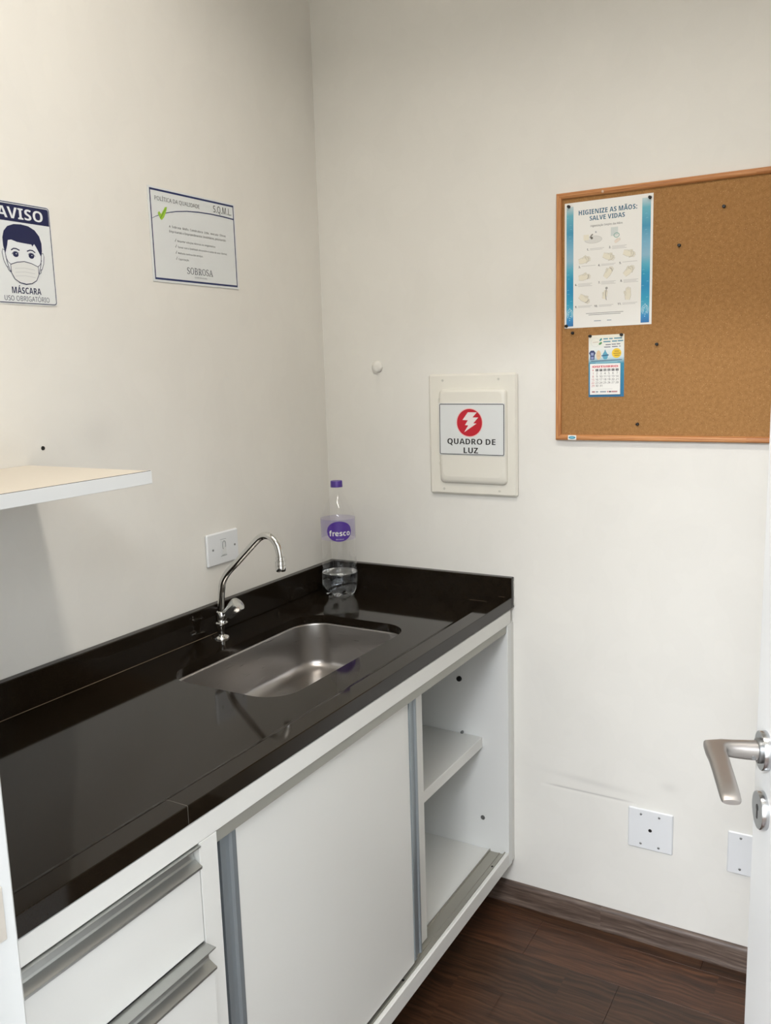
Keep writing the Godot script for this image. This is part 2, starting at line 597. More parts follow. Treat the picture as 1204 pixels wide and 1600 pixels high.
func room():
	var m := MB.new()
	m.uv_axis = 2
	m.uv_from = Rect2(-0.15, 0, 2.4, 2.72)
	m.box(Vector3(-0.12, -0.1, -0.12), Vector3(2.25, CEIL + 0.1, 0), 0)
	struct("wall_back", "off-white painted wall carrying the cork board and the breaker box", m.done(), M.wall_back)
	m = MB.new()
	m.uv_axis = 0
	m.uv_from = Rect2(0, 0, 1.82, 2.72)
	m.box(Vector3(-0.12, -0.1, 0), Vector3(0, CEIL + 0.1, 1.70), 0)
	struct("wall_left", "off-white painted wall behind the worktop with the two signs", m.done(), M.wall_left)
	struct("wall_right", "off-white painted wall hidden behind the open door", box_mesh(Vector3(2.25, -0.1, -0.12), Vector3(2.37, CEIL + 0.1, 1.70), 0), M.paint)
	m = MB.new()
	m.box(Vector3(-1.0, -0.1, 1.70), Vector3(0.75, CEIL + 0.1, 1.815), 0)
	m.box(Vector3(1.645, -0.1, 1.70), Vector3(3.4, CEIL + 0.1, 1.815), 0)
	m.box(Vector3(0.75, 2.145, 1.70), Vector3(1.645, CEIL + 0.1, 1.815), 0)
	struct("wall_front", "off-white partition wall with the doorway", m.done(), M.paint)
	m = MB.new()
	var a := [-0.12, 0.40, 1.64, 2.37]
	m.box(Vector3(-0.12, CEIL, -0.12), Vector3(2.37, CEIL + 0.03, 1.08), 0)
	m.box(Vector3(-0.12, CEIL, 1.40), Vector3(2.37, CEIL + 0.03, 1.82), 0)
	m.box(Vector3(a[0], CEIL, 1.08), Vector3(a[1], CEIL + 0.03, 1.40), 0)
	m.box(Vector3(a[2], CEIL, 1.08), Vector3(a[3], CEIL + 0.03, 1.40), 0)
	struct("ceiling", "white ceiling with an opening for the recessed luminaire", m.done(), M.ceiling)
	# floor: base and boards along x
	var fl := struct("floor", "dark brown wood floor boards running along the back wall", box_mesh(Vector3(-1.0, -0.1, -0.12), Vector3(3.4, -0.006, 4.8), 0), M.joint)
	var rng := RandomNumberGenerator.new()
	rng.seed = 4
	var z := 0.0015 - 0.098
	var row := 0
	var starts := [-0.1, -0.52, 0.02, -0.265, -0.51, -0.35, -0.66, -0.15]
	var shared := {}
	while z < 4.6:
		var x: float = starts[row % 8] - 0.0
		var edges := []
		while x < 3.3:
			edges.append(x)
			x += 1.2
		if row == 0:
			edges = [-0.1, 1.1, 2.3]
		elif row == 1:
			edges = [-0.515, 0.685, 1.885]
		elif row == 2:
			edges = [-0.264, 0.936, 2.136]
		elif row == 3:
			edges = [-0.505, 0.692, 1.89]
		for e in edges:
			var lo := Vector3(maxf(e, -0.12) + 0.0003, -0.006, maxf(z, 0.001) + 0.0002)
			var hi := Vector3(minf(e + 1.2, 2.25 if z < 1.7 else 3.3) - 0.0003, 0.0, z + 0.1498)
			if hi.x - lo.x < 0.02 or hi.z < 0.003:
				continue
			obj("plank", box_mesh(lo, hi, 0.0004), M.plank[rng.randi() % 4], fl)
		z += 0.15
		row += 1
	# baseboards
	for q in [["baseboard_back", "grey-brown wood skirting along the foot of the back wall", 0.001, 2.25]]:
		m = MB.new()
		var pr := PackedVector2Array([Vector2(0, 0.0), Vector2(0.016, 0.0), Vector2(0.016, 0.004), Vector2(0.0145, 0.008), Vector2(0.013, 0.012), Vector2(0.012, 0.045), Vector2(0.011, 0.054), Vector2(0.008, 0.060), Vector2(0.004, 0.063), Vector2(0, 0.063)])
		m.prism(pr_zy(pr), 0, q[2], q[3], true)
		struct(q[0], q[1], m.done(), M.skirting)
	m = MB.new()
	m.box(Vector3(2.238, 0, 0.016), Vector3(2.25, 0.063, 1.70), 0.002)
	struct("baseboard_right", "grey-brown wood skirting on the right wall behind the door", m.done(), M.skirting)
	# thin sealed line where the two walls meet
	# recessed luminaire
	var t := thing("ceiling_light", "recessed two-tube luminaire in the pantry ceiling above the worktop", "ceiling light", Vector3(1.02, CEIL, 1.23))
	m = MB.new(t.position)
	m.box(Vector3(0.39, CEIL + 0.005, 1.07), Vector3(0.40, 2.90, 1.41), 0)
	m.box(Vector3(1.64, CEIL + 0.005, 1.07), Vector3(1.65, 2.90, 1.41), 0)
	m.box(Vector3(0.40, CEIL + 0.005, 1.07), Vector3(1.64, 2.90, 1.08), 0)
	m.box(Vector3(0.40, CEIL + 0.005, 1.40), Vector3(1.64, 2.90, 1.41), 0)
	m.box(Vector3(0.39, 2.88, 1.07), Vector3(1.65, 2.90, 1.41), 0)
	obj("housing", m.done(), mat(c8(226, 226, 222), 0.6), t)
	for tz in [1.19, 1.29]:
		m = MB.new(t.position)
		m.tube([Vector3(0.46, 2.822, tz), Vector3(1.58, 2.822, tz)], [0.013, 0.013], 14)
		obj("tube", m.done(), M.glow, t)
		for x in [0.42, 1.58]:
			obj("socket", box_mesh(Vector3(x, 2.804, tz - 0.018), Vector3(x + 0.04, 2.88, tz + 0.018), 0.003, t.position), M.plastic, t)


func pr_zy(p: PackedVector2Array) -> PackedVector2Array:
	return p


func hall():
	struct("wall_hall_left", "off-white side wall of the hall behind the camera", box_mesh(Vector3(-1.12, -0.1, 1.815), Vector3(-1.0, CEIL + 0.1, 4.7), 0), M.paint)
	var m := MB.new()
	m.box(Vector3(3.4, -0.1, 1.815), Vector3(3.52, 0.95, 4.7), 0)
	m.box(Vector3(3.4, 2.25, 1.815), Vector3(3.52, CEIL + 0.1, 4.7), 0)
	m.box(Vector3(3.4, 0.95, 1.815), Vector3(3.52, 2.25, 1.90), 0)
	m.box(Vector3(3.4, 0.95, 3.60), Vector3(3.52, 2.25, 4.7), 0)
	struct("wall_hall_right", "off-white side wall of the hall with the window", m.done(), M.paint)
	m = MB.new()
	m.box(Vector3(3.43, 0.95, 1.90), Vector3(3.48, 1.00, 3.60), 0.002)
	m.box(Vector3(3.43, 2.20, 1.90), Vector3(3.48, 2.25, 3.60), 0.002)
	for z in [1.90, 2.73, 3.55]:
		m.box(Vector3(3.43, 1.0, z), Vector3(3.48, 2.20, z + 0.05), 0.002)
	var wn := struct("window_1", "white framed two-pane window in the hall beside the doorway", m.done(), M.white)
	for z in [1.95, 2.78]:
		obj("pane", box_mesh(Vector3(3.452, 1.0, z), Vector3(3.458, 2.20, z + 0.775), 0), M.pane, wn)
	struct("wall_hall_back", "off-white end wall of the hall behind the camera", box_mesh(Vector3(-1.12, -0.1, 4.7), Vector3(3.52, CEIL + 0.1, 4.82), 0), M.paint)
	struct("ceiling_hall", "white ceiling of the hall behind the camera", box_mesh(Vector3(-1.12, CEIL, 1.82), Vector3(3.52, CEIL + 0.1, 4.82), 0), M.ceiling)
	for k in 2:
		var z: float = [2.75, 3.8][k]
		var x: float = [2.0, 1.1][k]
		var t := thing("ceiling_panel", ["white hall ceiling panel lamp nearest the doorway", "white hall ceiling panel lamp farther from the doorway"][k], "ceiling light", Vector3(x, CEIL, z), 0.0, "hall ceiling panel lamps")
		obj("frame", box_mesh(Vector3(x - 0.6, 2.685, z - 0.3), Vector3(x + 0.6, CEIL, z + 0.3), 0.004, t.position), M.white, t)
		obj("diffuser", box_mesh(Vector3(x - 0.575, 2.672, z - 0.275), Vector3(x + 0.575, 2.684, z + 0.275), 0.002, t.position), M.glow, t)


func door():
	# door frame (trim_1): jambs and head lining the opening
	var m := MB.new()
	m.box(Vector3(0.75, 0, 1.694), Vector3(0.79, 2.11, 1.821), 0.003)
	m.box(Vector3(0.79, 0, 1.745), Vector3(0.803, 2.11, 1.821), 0.002)
	m.box(Vector3(1.605, 0, 1.694), Vector3(1.645, 2.11, 1.821), 0.003)
	m.box(Vector3(1.592, 0, 1.745), Vector3(1.605, 2.11, 1.821), 0.002)
	m.box(Vector3(0.75, 2.11, 1.694), Vector3(1.645, 2.145, 1.821), 0.003)
	var fr := struct("trim_1", "white door frame lining the doorway in front of the camera", m.done(), mat(c8(194, 196, 194), 0.4))
	m = MB.new()
	m.box(Vector3(0.7895, 1.035, 1.7065), Vector3(0.7915, 1.085, 1.728), 0.0005)
	obj("strike_plate", m.done(), mat(c8(206, 200, 190), 0.4, 0.7), fr)
	# leaf: its hall-side face is seen at a grazing angle
	var E := Vector3(1.3021, 0, 0.9388)
	var a := Vector3(0.36594, 0, 0.93064)      # from the free edge to the hinge
	var n := Vector3(-0.93064, 0, 0.36594)     # out of the face that shows
	var t := Node3D.new()
	put_in(t, "door_1", self)
	t.transform = Transform3D(Basis(a, Vector3.UP, a.cross(Vector3.UP)), E)
	# local axes: x = a, y up, z = x cross y
	var s := 1.0 if t.basis.z.dot(n) > 0.0 else -1.0
	t.set_meta("kind", "structure")
	t.set_meta("label", "white flush door standing open on the right with a satin lever handle")
	m = MB.new()
	m.box(Vector3(0, 0.006, minf(0, -s * 0.035)), Vector3(0.80, 2.105, maxf(0, -s * 0.035)), 0.002)
	obj("leaf", m.done(), M.door, t)
	var turn := Basis(Vector3(1, 0, 0), s * PI / 2)     # lathe axis along the face normal
	# rose and neck
	m = MB.new()
	m.lathe([Vector2(0.0255, 0), Vector2(0.0255, 0.0075), Vector2(0.0245, 0.009), Vector2(0.0, 0.009)], 40, Transform3D(turn, Vector3(0.05, 1.0185, 0)))
	var ro := obj("rose", m.done(), M.rose_metal, t)
	m = MB.new()
	m.lathe([Vector2(0.0162, 0.0), Vector2(0.0162, 0.003), Vector2(0.015, 0.004), Vector2(0, 0.004)], 32, Transform3D(turn, Vector3(0.05, 1.0185, s * 0.009)))
	obj("collar", m.done(), M.zinc, ro)
	m = MB.new()
	var rings := []
	# the lever bends from round neck to flat grip; sections as (centre, across, up)
	var secs := [
		[0.050, 0.012, 1.0185, 0.0128, 0.0128, 0.0, 2.0], [0.050, 0.030, 1.0190, 0.0122, 0.0122, 0.0, 2.0], [0.0505, 0.043, 1.0200, 0.0116, 0.0112, 0.05, 2.1],
		[0.0515, 0.054, 1.0214, 0.0125, 0.0100, 0.15, 2.4], [0.0575, 0.0650, 1.0222, 0.0178, 0.0086, 0.76, 3.2], [0.070, 0.0668, 1.0224, 0.0128, 0.0078, 1.40, 3.0],
		[0.090, 0.0675, 1.0224, 0.0122, 0.0074, 1.46, 3.0], [0.120, 0.0700, 1.0222, 0.0118, 0.0072, 1.49, 3.0], [0.155, 0.0730, 1.0218, 0.0116, 0.0070, 1.49, 3.0], [0.180, 0.0752, 1.0212, 0.0114, 0.0066, 1.49, 3.0],
		[0.190, 0.0760, 1.0204, 0.0110, 0.0052, 1.49, 2.6], [0.194, 0.0764, 1.0196, 0.0096, 0.0030, 1.49, 2.2]]
	for q in secs:
		var ring := []
		var dir := Vector3(sin(q[5]), 0, cos(q[5]))          # along the bar
		var side := Vector3(cos(q[5]), 0, -sin(q[5]))        # across it
		for k in 28:
			var an := TAU * k / 28
			var cx := signf(cos(an)) * pow(absf(cos(an)), 2.0 / q[6])
			var sy := signf(sin(an)) * pow(absf(sin(an)), 2.0 / q[6])
			var p: Vector3 = Vector3(q[0], q[2], q[1]) + side * cx * q[3] + Vector3.UP * sy * q[4]
			ring.append(Vector3(p.x, p.y, p.z * s))
		rings.append(ring)
	var mids := []
	for r in rings:
		var c := Vector3.ZERO
		for p in r:
			c += p / r.size()
		mids.append(c)
	m.loft(rings, func(p: Vector3, i: int) -> Vector3:
		if i == -1:
			return Vector3(0, 0, -s)
		if i == -2:
			return Vector3(1, 0, 0)
		return p - (mids[i] + mids[i + 1]) / 2.0, true, true)
	var lev := obj("lever", m.done(), M.satin, t)
	lev.set_meta("label", "satin metal lever handle")
	m = MB.new()
	m.lathe([Vector2(0.0026, -0.0005), Vector2(0.0026, 0.0006), Vector2(0, 0.0006)], 14, Transform3D(Basis(Vector3(0, 0, 1), 0.0) * Basis(Vector3(0, 0, 1), -PI / 2), Vector3(0.0625, 1.0135, s * 0.019)))
	obj("set_screw", m.done(), M.zinc, lev)
	# key rose
	m = MB.new()
	m.lathe([Vector2(0.0248, 0), Vector2(0.0248, 0.0075), Vector2(0.0238, 0.009), Vector2(0.0, 0.009)], 40, Transform3D(turn, Vector3(0.05, 0.9365, 0)))
	var kr := obj("key_rose", m.done(), M.rose_metal, t)
	m = MB.new()
	m.box(Vector3(0.0478, 0.9250, minf(s * 0.0088, s * 0.0094)), Vector3(0.0522, 0.9390, maxf(s * 0.0088, s * 0.0094)), 0.0002)
	m.lathe([Vector2(0.0044, 0.0), Vector2(0.0044, 0.0005), Vector2(0, 0.0005)], 16, Transform3D(turn, Vector3(0.05, 0.940, s * 0.0089)))
	obj("keyhole", m.done(), M.black, kr)
	for y in [1.55, 0.25, 1.95]:
		m = MB.new()
		m.lathe([Vector2(0.007, -0.04), Vector2(0.007, 0.04), Vector2(0.004, 0.043), Vector2(0.0, 0.043)], 14, Transform3D(Basis(), Vector3(0.806, y, s * 0.004)))
		obj("hinge", m.done(), M.zinc, t)


# aluminium section along the z axis, drawn as (x, y)
func pull_shape(y: float) -> PackedVector2Array:
	var p := PackedVector2Array()
	for q in [[0.566, 0.0], [0.5895, 0.0], [0.5895, -0.0020], [0.5820, -0.0034], [0.5765, -0.0060], [0.5740, -0.0100], [0.5735, -0.0150], [0.5738, -0.0225], [0.5752, -0.0255], [0.5885, -0.0322], [0.5895, -0.0326], [0.5895, -0.0362], [0.566, -0.0362]]:
		p.append(Vector2(q[0], y + q[1]))
	return p


# upright aluminium edge profile of a sliding door: three bands, drawn as (x, z)
func stile_shape(x: float, z0: float, z1: float) -> PackedVector2Array:
	var w := z1 - z0
	return PackedVector2Array([Vector2(x - 0.016, z0), Vector2(x, z0), Vector2(x, z0 + w * 0.13), Vector2(x - 0.0035, z0 + w * 0.2), Vector2(x - 0.0045, z0 + w * 0.45), Vector2(x - 0.0035, z0 + w * 0.66), Vector2(x + 0.001, z0 + w * 0.74), Vector2(x + 0.001, z1), Vector2(x - 0.016, z1)])


func cabinet():
	var t := thing("base_cabinet", "white base cabinet with drawers and a half-open sliding door under the black worktop", "cabinet", Vector3(0.3, 0.131, 0.85))
	var o := t.position
	var m := MB.new(o)
	obj("end_panel", box_mesh(Vector3(0.004, 0.131, 0.021), Vector3(CX, 0.8315, 0.045), 0.001, o), M.inside, t)
	obj("filler_strip", box_mesh(Vector3(0.30, 0.135, 0.001), Vector3(CX - 0.001, 0.8315, 0.0200), 0.001, o), M.white, t)
	obj("end_panel", box_mesh(Vector3(0.004, 0.131, Z1 - 0.018), Vector3(CX - 0.02, 0.8315, Z1), 0.001, o), M.white, t)
	obj("partition", box_mesh(Vector3(0.004, 0.169, 1.222), Vector3(0.5655, 0.832, 1.240), 0.001, o), M.inside, t)
	obj("back_panel", box_mesh(Vector3(0.002, 0.150, 0.045), Vector3(0.008, 0.832, Z1 - 0.018), 0.0005, o), M.inside, t)
	obj("top_rail", box_mesh(Vector3(0.5672, 0.832, 0.0225), Vector3(CX, 0.8685, Z1), 0.001, o), M.white, t)
	obj("stile", box_mesh(Vector3(0.566, 0.1745, 1.2110), Vector3(CX, 0.8315, 1.2500), 0.0008, o), M.white, t)
	obj("bottom_panel", box_mesh(Vector3(0.008, 0.151, 0.0455), Vector3(0.5255, 0.169, Z1 - 0.019), 0.0008, o), M.white, t)
	obj("bottom_rail", box_mesh(Vector3(0.5735, 0.131, 0.0455), Vector3(CX, 0.174, Z1), 0.0022, o), M.white, t)
	# top track: a plain fascia in shade under the rail
	m = MB.new(o)
	m.box(Vector3(0.572, 0.811, 0.050), Vector3(0.5815, 0.8318, 1.2100), 0.0006)
	m.box(Vector3(0.522, 0.826, 0.050), Vector3(0.5720, 0.8318, 1.2100), 0.0006)
	m.box(Vector3(0.548, 0.811, 0.050), Vector3(0.5500, 0.8262, 1.2100), 0.0004)
	obj("top_track", m.done(), M.fascia, t)
	m = MB.new(o)
	m.prism(PackedVector2Array([Vector2(0.5258, 0.158), Vector2(0.5734, 0.158), Vector2(0.5734, 0.1742), Vector2(0.5712, 0.1742), Vector2(0.5712, 0.1655), Vector2(0.5565, 0.1655), Vector2(0.5565, 0.1672), Vector2(0.5545, 0.1672), Vector2(0.5545, 0.1655), Vector2(0.5282, 0.1655), Vector2(0.5282, 0.1722), Vector2(0.5258, 0.1722)]), 2, 0.0456, 1.2105)
	var bt := obj("bottom_track", m.done(), mat(c8(166, 164, 154), 0.42, 0.45), t)
	for z in [0.115, 0.62]:
		m = MB.new(o)
		m.lathe([Vector2(0.0032, 0.0), Vector2(0.0030, 0.0008), Vector2(0, 0.001)], 14, Transform3D(Basis(), Vector3(0.563, 0.1655, z)))
		obj("track_screw", m.done(), M.black, bt)
	# inside shelf, its pins and the screw caps of the end panel
	obj("inner_shelf", box_mesh(Vector3(0.010, 0.472, 0.0458), Vector3(0.508, 0.502, 1.221), 0.001, o), M.white, t)
	var side := Basis(Vector3(1, 0, 0), PI / 2)
	m = MB.new(o)
	m.lathe([Vector2(0.0075, 0), Vector2(0.0075, 0.005), Vector2(0.006, 0.007), Vector2(0.0, 0.0078)], 20, Transform3D(side, Vector3(0.440, 0.6605, 0.045)))
	obj("plug", m.done(), M.black, t)
	m = MB.new(o)
	m.lathe([Vector2(0.0068, 0), Vector2(0.0066, 0.001), Vector2(0.0035, 0.0012), Vector2(0.003, 0.0004), Vector2(0.0, 0.0004)], 20, Transform3D(side, Vector3(0.506, 0.261, 0.045)))
	obj("cam_cap", m.done(), M.zinc, t)
	m = MB.new(o)
	m.lathe([Vector2(0.0045, 0), Vector2(0.0045, 0.006), Vector2(0.0, 0.007)], 14, Transform3D(side, Vector3(0.447, 0.505, 0.045)))
	obj("shelf_pin", m.done(), M.zinc, t)
	# sliding doors
	var d := obj("sliding_door", box_mesh(Vector3(0.556, 0.183, 0.578), Vector3(0.5700, 0.822, 1.155), 0.0008, o), M.white, t)
	for q in [[0.544, 0.578], [1.192, 1.155]]:
		m = MB.new(o)
		m.prism(stile_shape(0.5715, q[0], q[1]) if q[0] < q[1] else mirrored(stile_shape(0.5715, q[1], q[0]), q[1] + q[0]), 1, 0.190, 0.822, false)
		obj("edge_profile", m.done(), M.alu_blue, d)
	d = obj("sliding_door", box_mesh(Vector3(0.531, 0.1680, 0.467), Vector3(0.5450, 0.822, 1.090), 0.0008, o), M.white, t)
	# drawers
	for k in 4:
		var top := 0.8303 - 0.1592 * k
		var out := 0.016 if k == 1 else 0.0
		d = obj("drawer", box_mesh(Vector3(0.566 + out, top - 0.1560, 1.2520), Vector3(CX + out, top - 0.0364, Z1 - 0.002), 0.0008, o), M.white, t)
		m = MB.new(o - Vector3(out, 0, 0))
		m.prism(pull_shape(top), 2, 1.2520, Z1 - 0.002, false)
		obj("pull_profile", m.done(), M.alu, d)


func mirrored(p: PackedVector2Array, sum: float) -> PackedVector2Array:
	var o := PackedVector2Array()
	for i in p.size():
		o.append(Vector2(p[p.size() - 1 - i].x, sum - p[p.size() - 1 - i].y))
	return o


const HX0 := 0.126
const HX1 := 0.4385
const HZ0 := 0.3105
const HZ1 := 0.852


func worktop():
	var t := thing("worktop", "polished black granite worktop with backsplash and raised front edge", "worktop", Vector3(0.3, 0.8705, 0.85))
	var o := t.position
	# slab in two halves round the sink opening
	var m := MB.new(o)
	var hole := Ink.round_rect(HX0, HZ0, HX1, HZ1, 0.072, 14)
	var zm := (HZ0 + HZ1) / 2.0
	var lo := PackedVector2Array(); var hi := PackedVector2Array()
	for p in hole:
		(lo if p.y < zm else hi).append(p)
	for half in 2:
		var pts := (lo if half == 0 else hi)
		# order the arc from its right end to its left end
		var arr := Array(pts)
		var c := Vector2((HX0 + HX1) / 2, zm)
		if half == 0:
			arr.sort_custom(func(p, q): return fposmod((p - c).angle() + PI * 1.0, TAU) > fposmod((q - c).angle() + PI * 1.0, TAU))
		else:
			arr.sort_custom(func(p, q): return (p - c).angle() < (q - c).angle())
		var ring := PackedVector2Array()
		if half == 0:
			ring.append_array(PackedVector2Array([Vector2(0.0, zm), Vector2(0.0, 0.001), Vector2(0.517, 0.001), Vector2(0.517, zm), Vector2(HX1, zm)]))
		else:
			ring.append_array(PackedVector2Array([Vector2(0.0, zm), Vector2(0.0, Z1), Vector2(0.517, Z1), Vector2(0.517, zm), Vector2(HX1, zm)]))
		for p in arr:
			ring.append(p)
		ring.append(Vector2(HX0, zm))
		m.face(ring, 1, 0.883, 1.0)
		m.face(ring, 1, 0.863, -1.0)
	for i in hole.size():
		var p := hole[i]
		var q := hole[(i + 1) % hole.size()]
		var inn := Vector2((HX0 + HX1) / 2, zm) - (p + q) / 2
		m.quad(Vector3(p.x, 0.863, p.y), Vector3(q.x, 0.863, q.y), Vector3(q.x, 0.883, q.y), Vector3(p.x, 0.883, p.y), Vector3(inn.x, 0, inn.y), 1)
	obj("slab", m.done(), M.granite, t)
	# raised front edge in two lengths, joined by a pale line
	var pr := PackedVector2Array([Vector2(0.515, 0.8635), Vector2(0.515, 0.8835), Vector2(0.5175, 0.8845), Vector2(0.5425, 0.8995), Vector2(0.546, 0.9008), Vector2(0.5844, 0.9008), Vector2(D, 0.8996), Vector2(D, 0.8716), Vector2(0.5846, 0.8706), Vector2(0.5665, 0.8706), Vector2(0.5665, 0.8690), Vector2(0.5195, 0.8690), Vector2(0.5195, 0.8635)])
	for q in [[0.0203, 1.2690], [1.2698, Z1]]:
		m = MB.new(o)
		m.prism(pr, 2, q[0], q[1], false)
		obj("front_edge", m.done(), M.granite, t)
	m = MB.new(o)
	var inset := PackedVector2Array()
	for p in pr:
		inset.append(Vector2(p.x - 0.0002, p.y - 0.0001))
	m.prism(inset, 2, 1.2690, 1.2698, false)
	obj("joint", m.done(), mat(c8(120, 116, 108), 0.6), t)
	obj("backsplash", box_mesh(Vector3(0.0005, 0.8832, 0.0205), Vector3(0.0200, 0.955, Z1), 0.0018, o), M.granite, t)
	m = MB.new(o)
	m.box(Vector3(0.0005, 0.8706, 0.0005), Vector3(D, 0.955, 0.0200), 0.0018)
	obj("backsplash", m.done(), M.granite, t)
	# fine sealant in the corners
	m = MB.new(o)
	m.prism(PackedVector2Array([Vector2(0.0198, 0.8829), Vector2(0.0210, 0.8831), Vector2(0.0200, 0.8840)]), 2, 0.55, Z1)
	obj("sealant", m.done(), M.sealant, t)
	for q in [[Vector3(0.462, 0.8830, 0.0198), Vector3(0.513, 0.8836, 0.0205), M.sealant], [Vector3(0.5485, 0.9008, 0.0198), Vector3(0.566, 0.9013, 0.0205), M.sealant]]:
		obj("sealant", box_mesh(q[0], q[1], 0.0003, o), q[2], t)
	# crumbly filler between stone and wall at the free end
	m = MB.new(o)
	var rng := RandomNumberGenerator.new()
	rng.seed = 12
	for k in 9:
		var y := 0.876 + 0.0085 * k
		m.box(Vector3(D - 0.003, y, 0.0), Vector3(D + 0.0008 + rng.randf() * 0.0016, y + 0.009, 0.004 + rng.randf() * 0.002), 0.001)
	obj("filler", m.done(), M.white_seal, t)


func sink():
	var t := thing("sink", "brushed stainless steel bowl set under the black granite worktop", "sink", Vector3(0.282, 0.735, 0.581))
	var m := MB.new(t.position)
	var rings := []
	# (outset from the opening, height, corner radius)
	var rows := [[0.016, 0.8615, 0.085], [0.006, 0.8618, 0.077], [0.0035, 0.8605, 0.0745], [0.002, 0.855, 0.073], [0.0, 0.80, 0.073], [-0.003, 0.765, 0.073]]
	for k in 7:
		var an := PI / 2 * k / 6.0
		rows.append([-0.003 - 0.034 * (1.0 - cos(an)), 0.765 - 0.028 * sin(an), 0.073 - 0.02 * (1.0 - cos(an))])
	rows.append([-0.06, 0.7358, 0.05])
	rows.append([-0.11, 0.7348, 0.03])
	for r in rows:
		var ring := []
		for p in Ink.round_rect(HX0 - r[0], HZ0 - r[0], HX1 + r[0], HZ1 + r[0], r[2], 10):
			ring.append(Vector3(p.x, r[1], p.y))
		rings.append(ring)
	var mid := Vector3(0.282, 1.0, 0.581)
	m.loft(rings, func(p: Vector3, i: int) -> Vector3: return mid - p if i < rings.size() - 1 else Vector3.UP, false, true)
	obj("bowl", m.done(), M.steel, t)
	m = MB.new(t.position)
	m.lathe([Vector2(0.040, 0.0), Vector2(0.039, 0.0012), Vector2(0.030, 0.0006), Vector2(0.027, -0.0002), Vector2(0.012, -0.0002), Vector2(0.010, 0.004), Vector2(0.0, 0.0046)], 32, Transform3D(Basis(), Vector3(0.282, 0.7352, 0.581)))
	obj("drain_strainer", m.done(), M.chrome, t)


func faucet():
	var B := Vector3(0.0572, 0.8832, 0.579)
	var t := thing("faucet", "chrome swan-neck tap with a cross-set knob standing behind the sink", "tap", B)
	var m := MB.new(B)
	m.lathe([Vector2(0.0205, 0.0), Vector2(0.0203, 0.002), Vector2(0.0175, 0.0055), Vector2(0.0105, 0.0078), Vector2(0.0078, 0.0088), Vector2(0.0072, 0.0092)], 32, Transform3D(Basis(), B))
	obj("flange", m.done(), M.chrome, t)
	m = MB.new(B)
	m.lathe([Vector2(0.0070, 0.006), Vector2(0.0070, 0.0185), Vector2(0.0082, 0.0215), Vector2(0.0120, 0.030), Vector2(0.0145, 0.0352), Vector2(0.0162, 0.0368), Vector2(0.0164, 0.0388), Vector2(0.0150, 0.0402), Vector2(0.0120, 0.0412), Vector2(0.0112, 0.0460)], 32, Transform3D(Basis(), B + Vector3(0.0022, 0, 0)))
	obj("body", m.done(), M.chrome, t)
	m = MB.new(B)
	m.lathe([Vector2(0.0112, 0.0455), Vector2(0.0128, 0.0475), Vector2(0.0131, 0.0510), Vector2(0.0124, 0.0600), Vector2(0.0110, 0.0655), Vector2(0.0085, 0.0672)], 28, Transform3D(Basis(), B + Vector3(0.0040, 0, 0)))
	obj("nut", m.done(), M.chrome, t)
	# spout
	m = MB.new(B)
	var key := [Vector2(0.0615, 0.946), Vector2(0.0640, 0.975), Vector2(0.0672, 1.0), Vector2(0.0735, 1.0245), Vector2(0.090, 1.0480), Vector2(0.1174, 1.0730), Vector2(0.1507, 1.1035), Vector2(0.1830, 1.1330), Vector2(0.1965, 1.1425), Vector2(0.2105, 1.1462), Vector2(0.2265, 1.1420), Vector2(0.2395, 1.1290), Vector2(0.2458, 1.1120), Vector2(0.2474, 1.0990), Vector2(0.2476, 1.0880)]
	var cv := Curve3D.new()
	for i in key.size():
		var tg: Vector2 = (key[mini(i + 1, key.size() - 1)] - key[maxi(i - 1, 0)]) / 6.0
		cv.add_point(Vector3(key[i].x, key[i].y, B.z), Vector3(-tg.x, -tg.y, 0), Vector3(tg.x, tg.y, 0))
	cv.bake_interval = 0.004
	var pts := []
	var rad := []
	for k in 71:
		var f := cv.get_baked_length() * k / 70.0
		pts.append(cv.sample_baked(f))
		rad.append(0.0083)
	m.tube(pts, rad, 20)
	obj("spout", m.done(), M.chrome, t)
	m = MB.new(B)
	m.lathe([Vector2(0.0085, 0.0345), Vector2(0.0098, 0.0338), Vector2(0.0101, 0.0320), Vector2(0.0101, 0.0270), Vector2(0.0094, 0.0262), Vector2(0.0094, 0.0245), Vector2(0.0112, 0.0238), Vector2(0.0116, 0.0225), Vector2(0.0116, 0.0140), Vector2(0.0111, 0.0134), Vector2(0.0115, 0.0126), Vector2(0.0114, 0.0014), Vector2(0.0104, 0.0), Vector2(0.0085, 0.0), Vector2(0.008, 0.002), Vector2(0.0, 0.002)], 28, Transform3D(Basis(), Vector3(0.2476, 1.0655, B.z)), false)
	obj("aerator", m.done(), M.chrome, t)
	# knob on a slanted stem
	var ax := Vector3(0.70, 0.70, -0.12).normalized()
	var sx := ax.cross(Vector3(0, 0, 1)).normalized()
	var bs := Basis(sx, ax, sx.cross(ax))
	m = MB.new(B)
	m.lathe([Vector2(0.0075, 0.0), Vector2(0.0075, 0.026), Vector2(0.0060, 0.0275), Vector2(0.0060, 0.034)], 18, Transform3D(bs, B + Vector3(0.004, 0.040, 0)))
	obj("stem", m.done(), M.chrome, t)
	m = MB.new(B)
	m.lathe([Vector2(0.0125, 0.028), Vector2(0.0150, 0.030), Vector2(0.0172, 0.048), Vector2(0.0188, 0.0655), Vector2(0.0178, 0.0690), Vector2(0.0120, 0.0712), Vector2(0.0, 0.0718)], 48, Transform3D(bs, B + Vector3(0.004, 0.040, 0)), true,
		func(p: Vector3, an: float) -> Vector3:
			var k := 1.0 - 0.055 * (0.5 + 0.5 * cos(an * 8.0)) * smoothstep(0.027, 0.034, p.y) * smoothstep(0.0715, 0.066, p.y)
			return Vector3(p.x * k, p.y, p.z * k))
	obj("knob", m.done(), mat(c8(204, 206, 204), 0.16, 0.95), t)


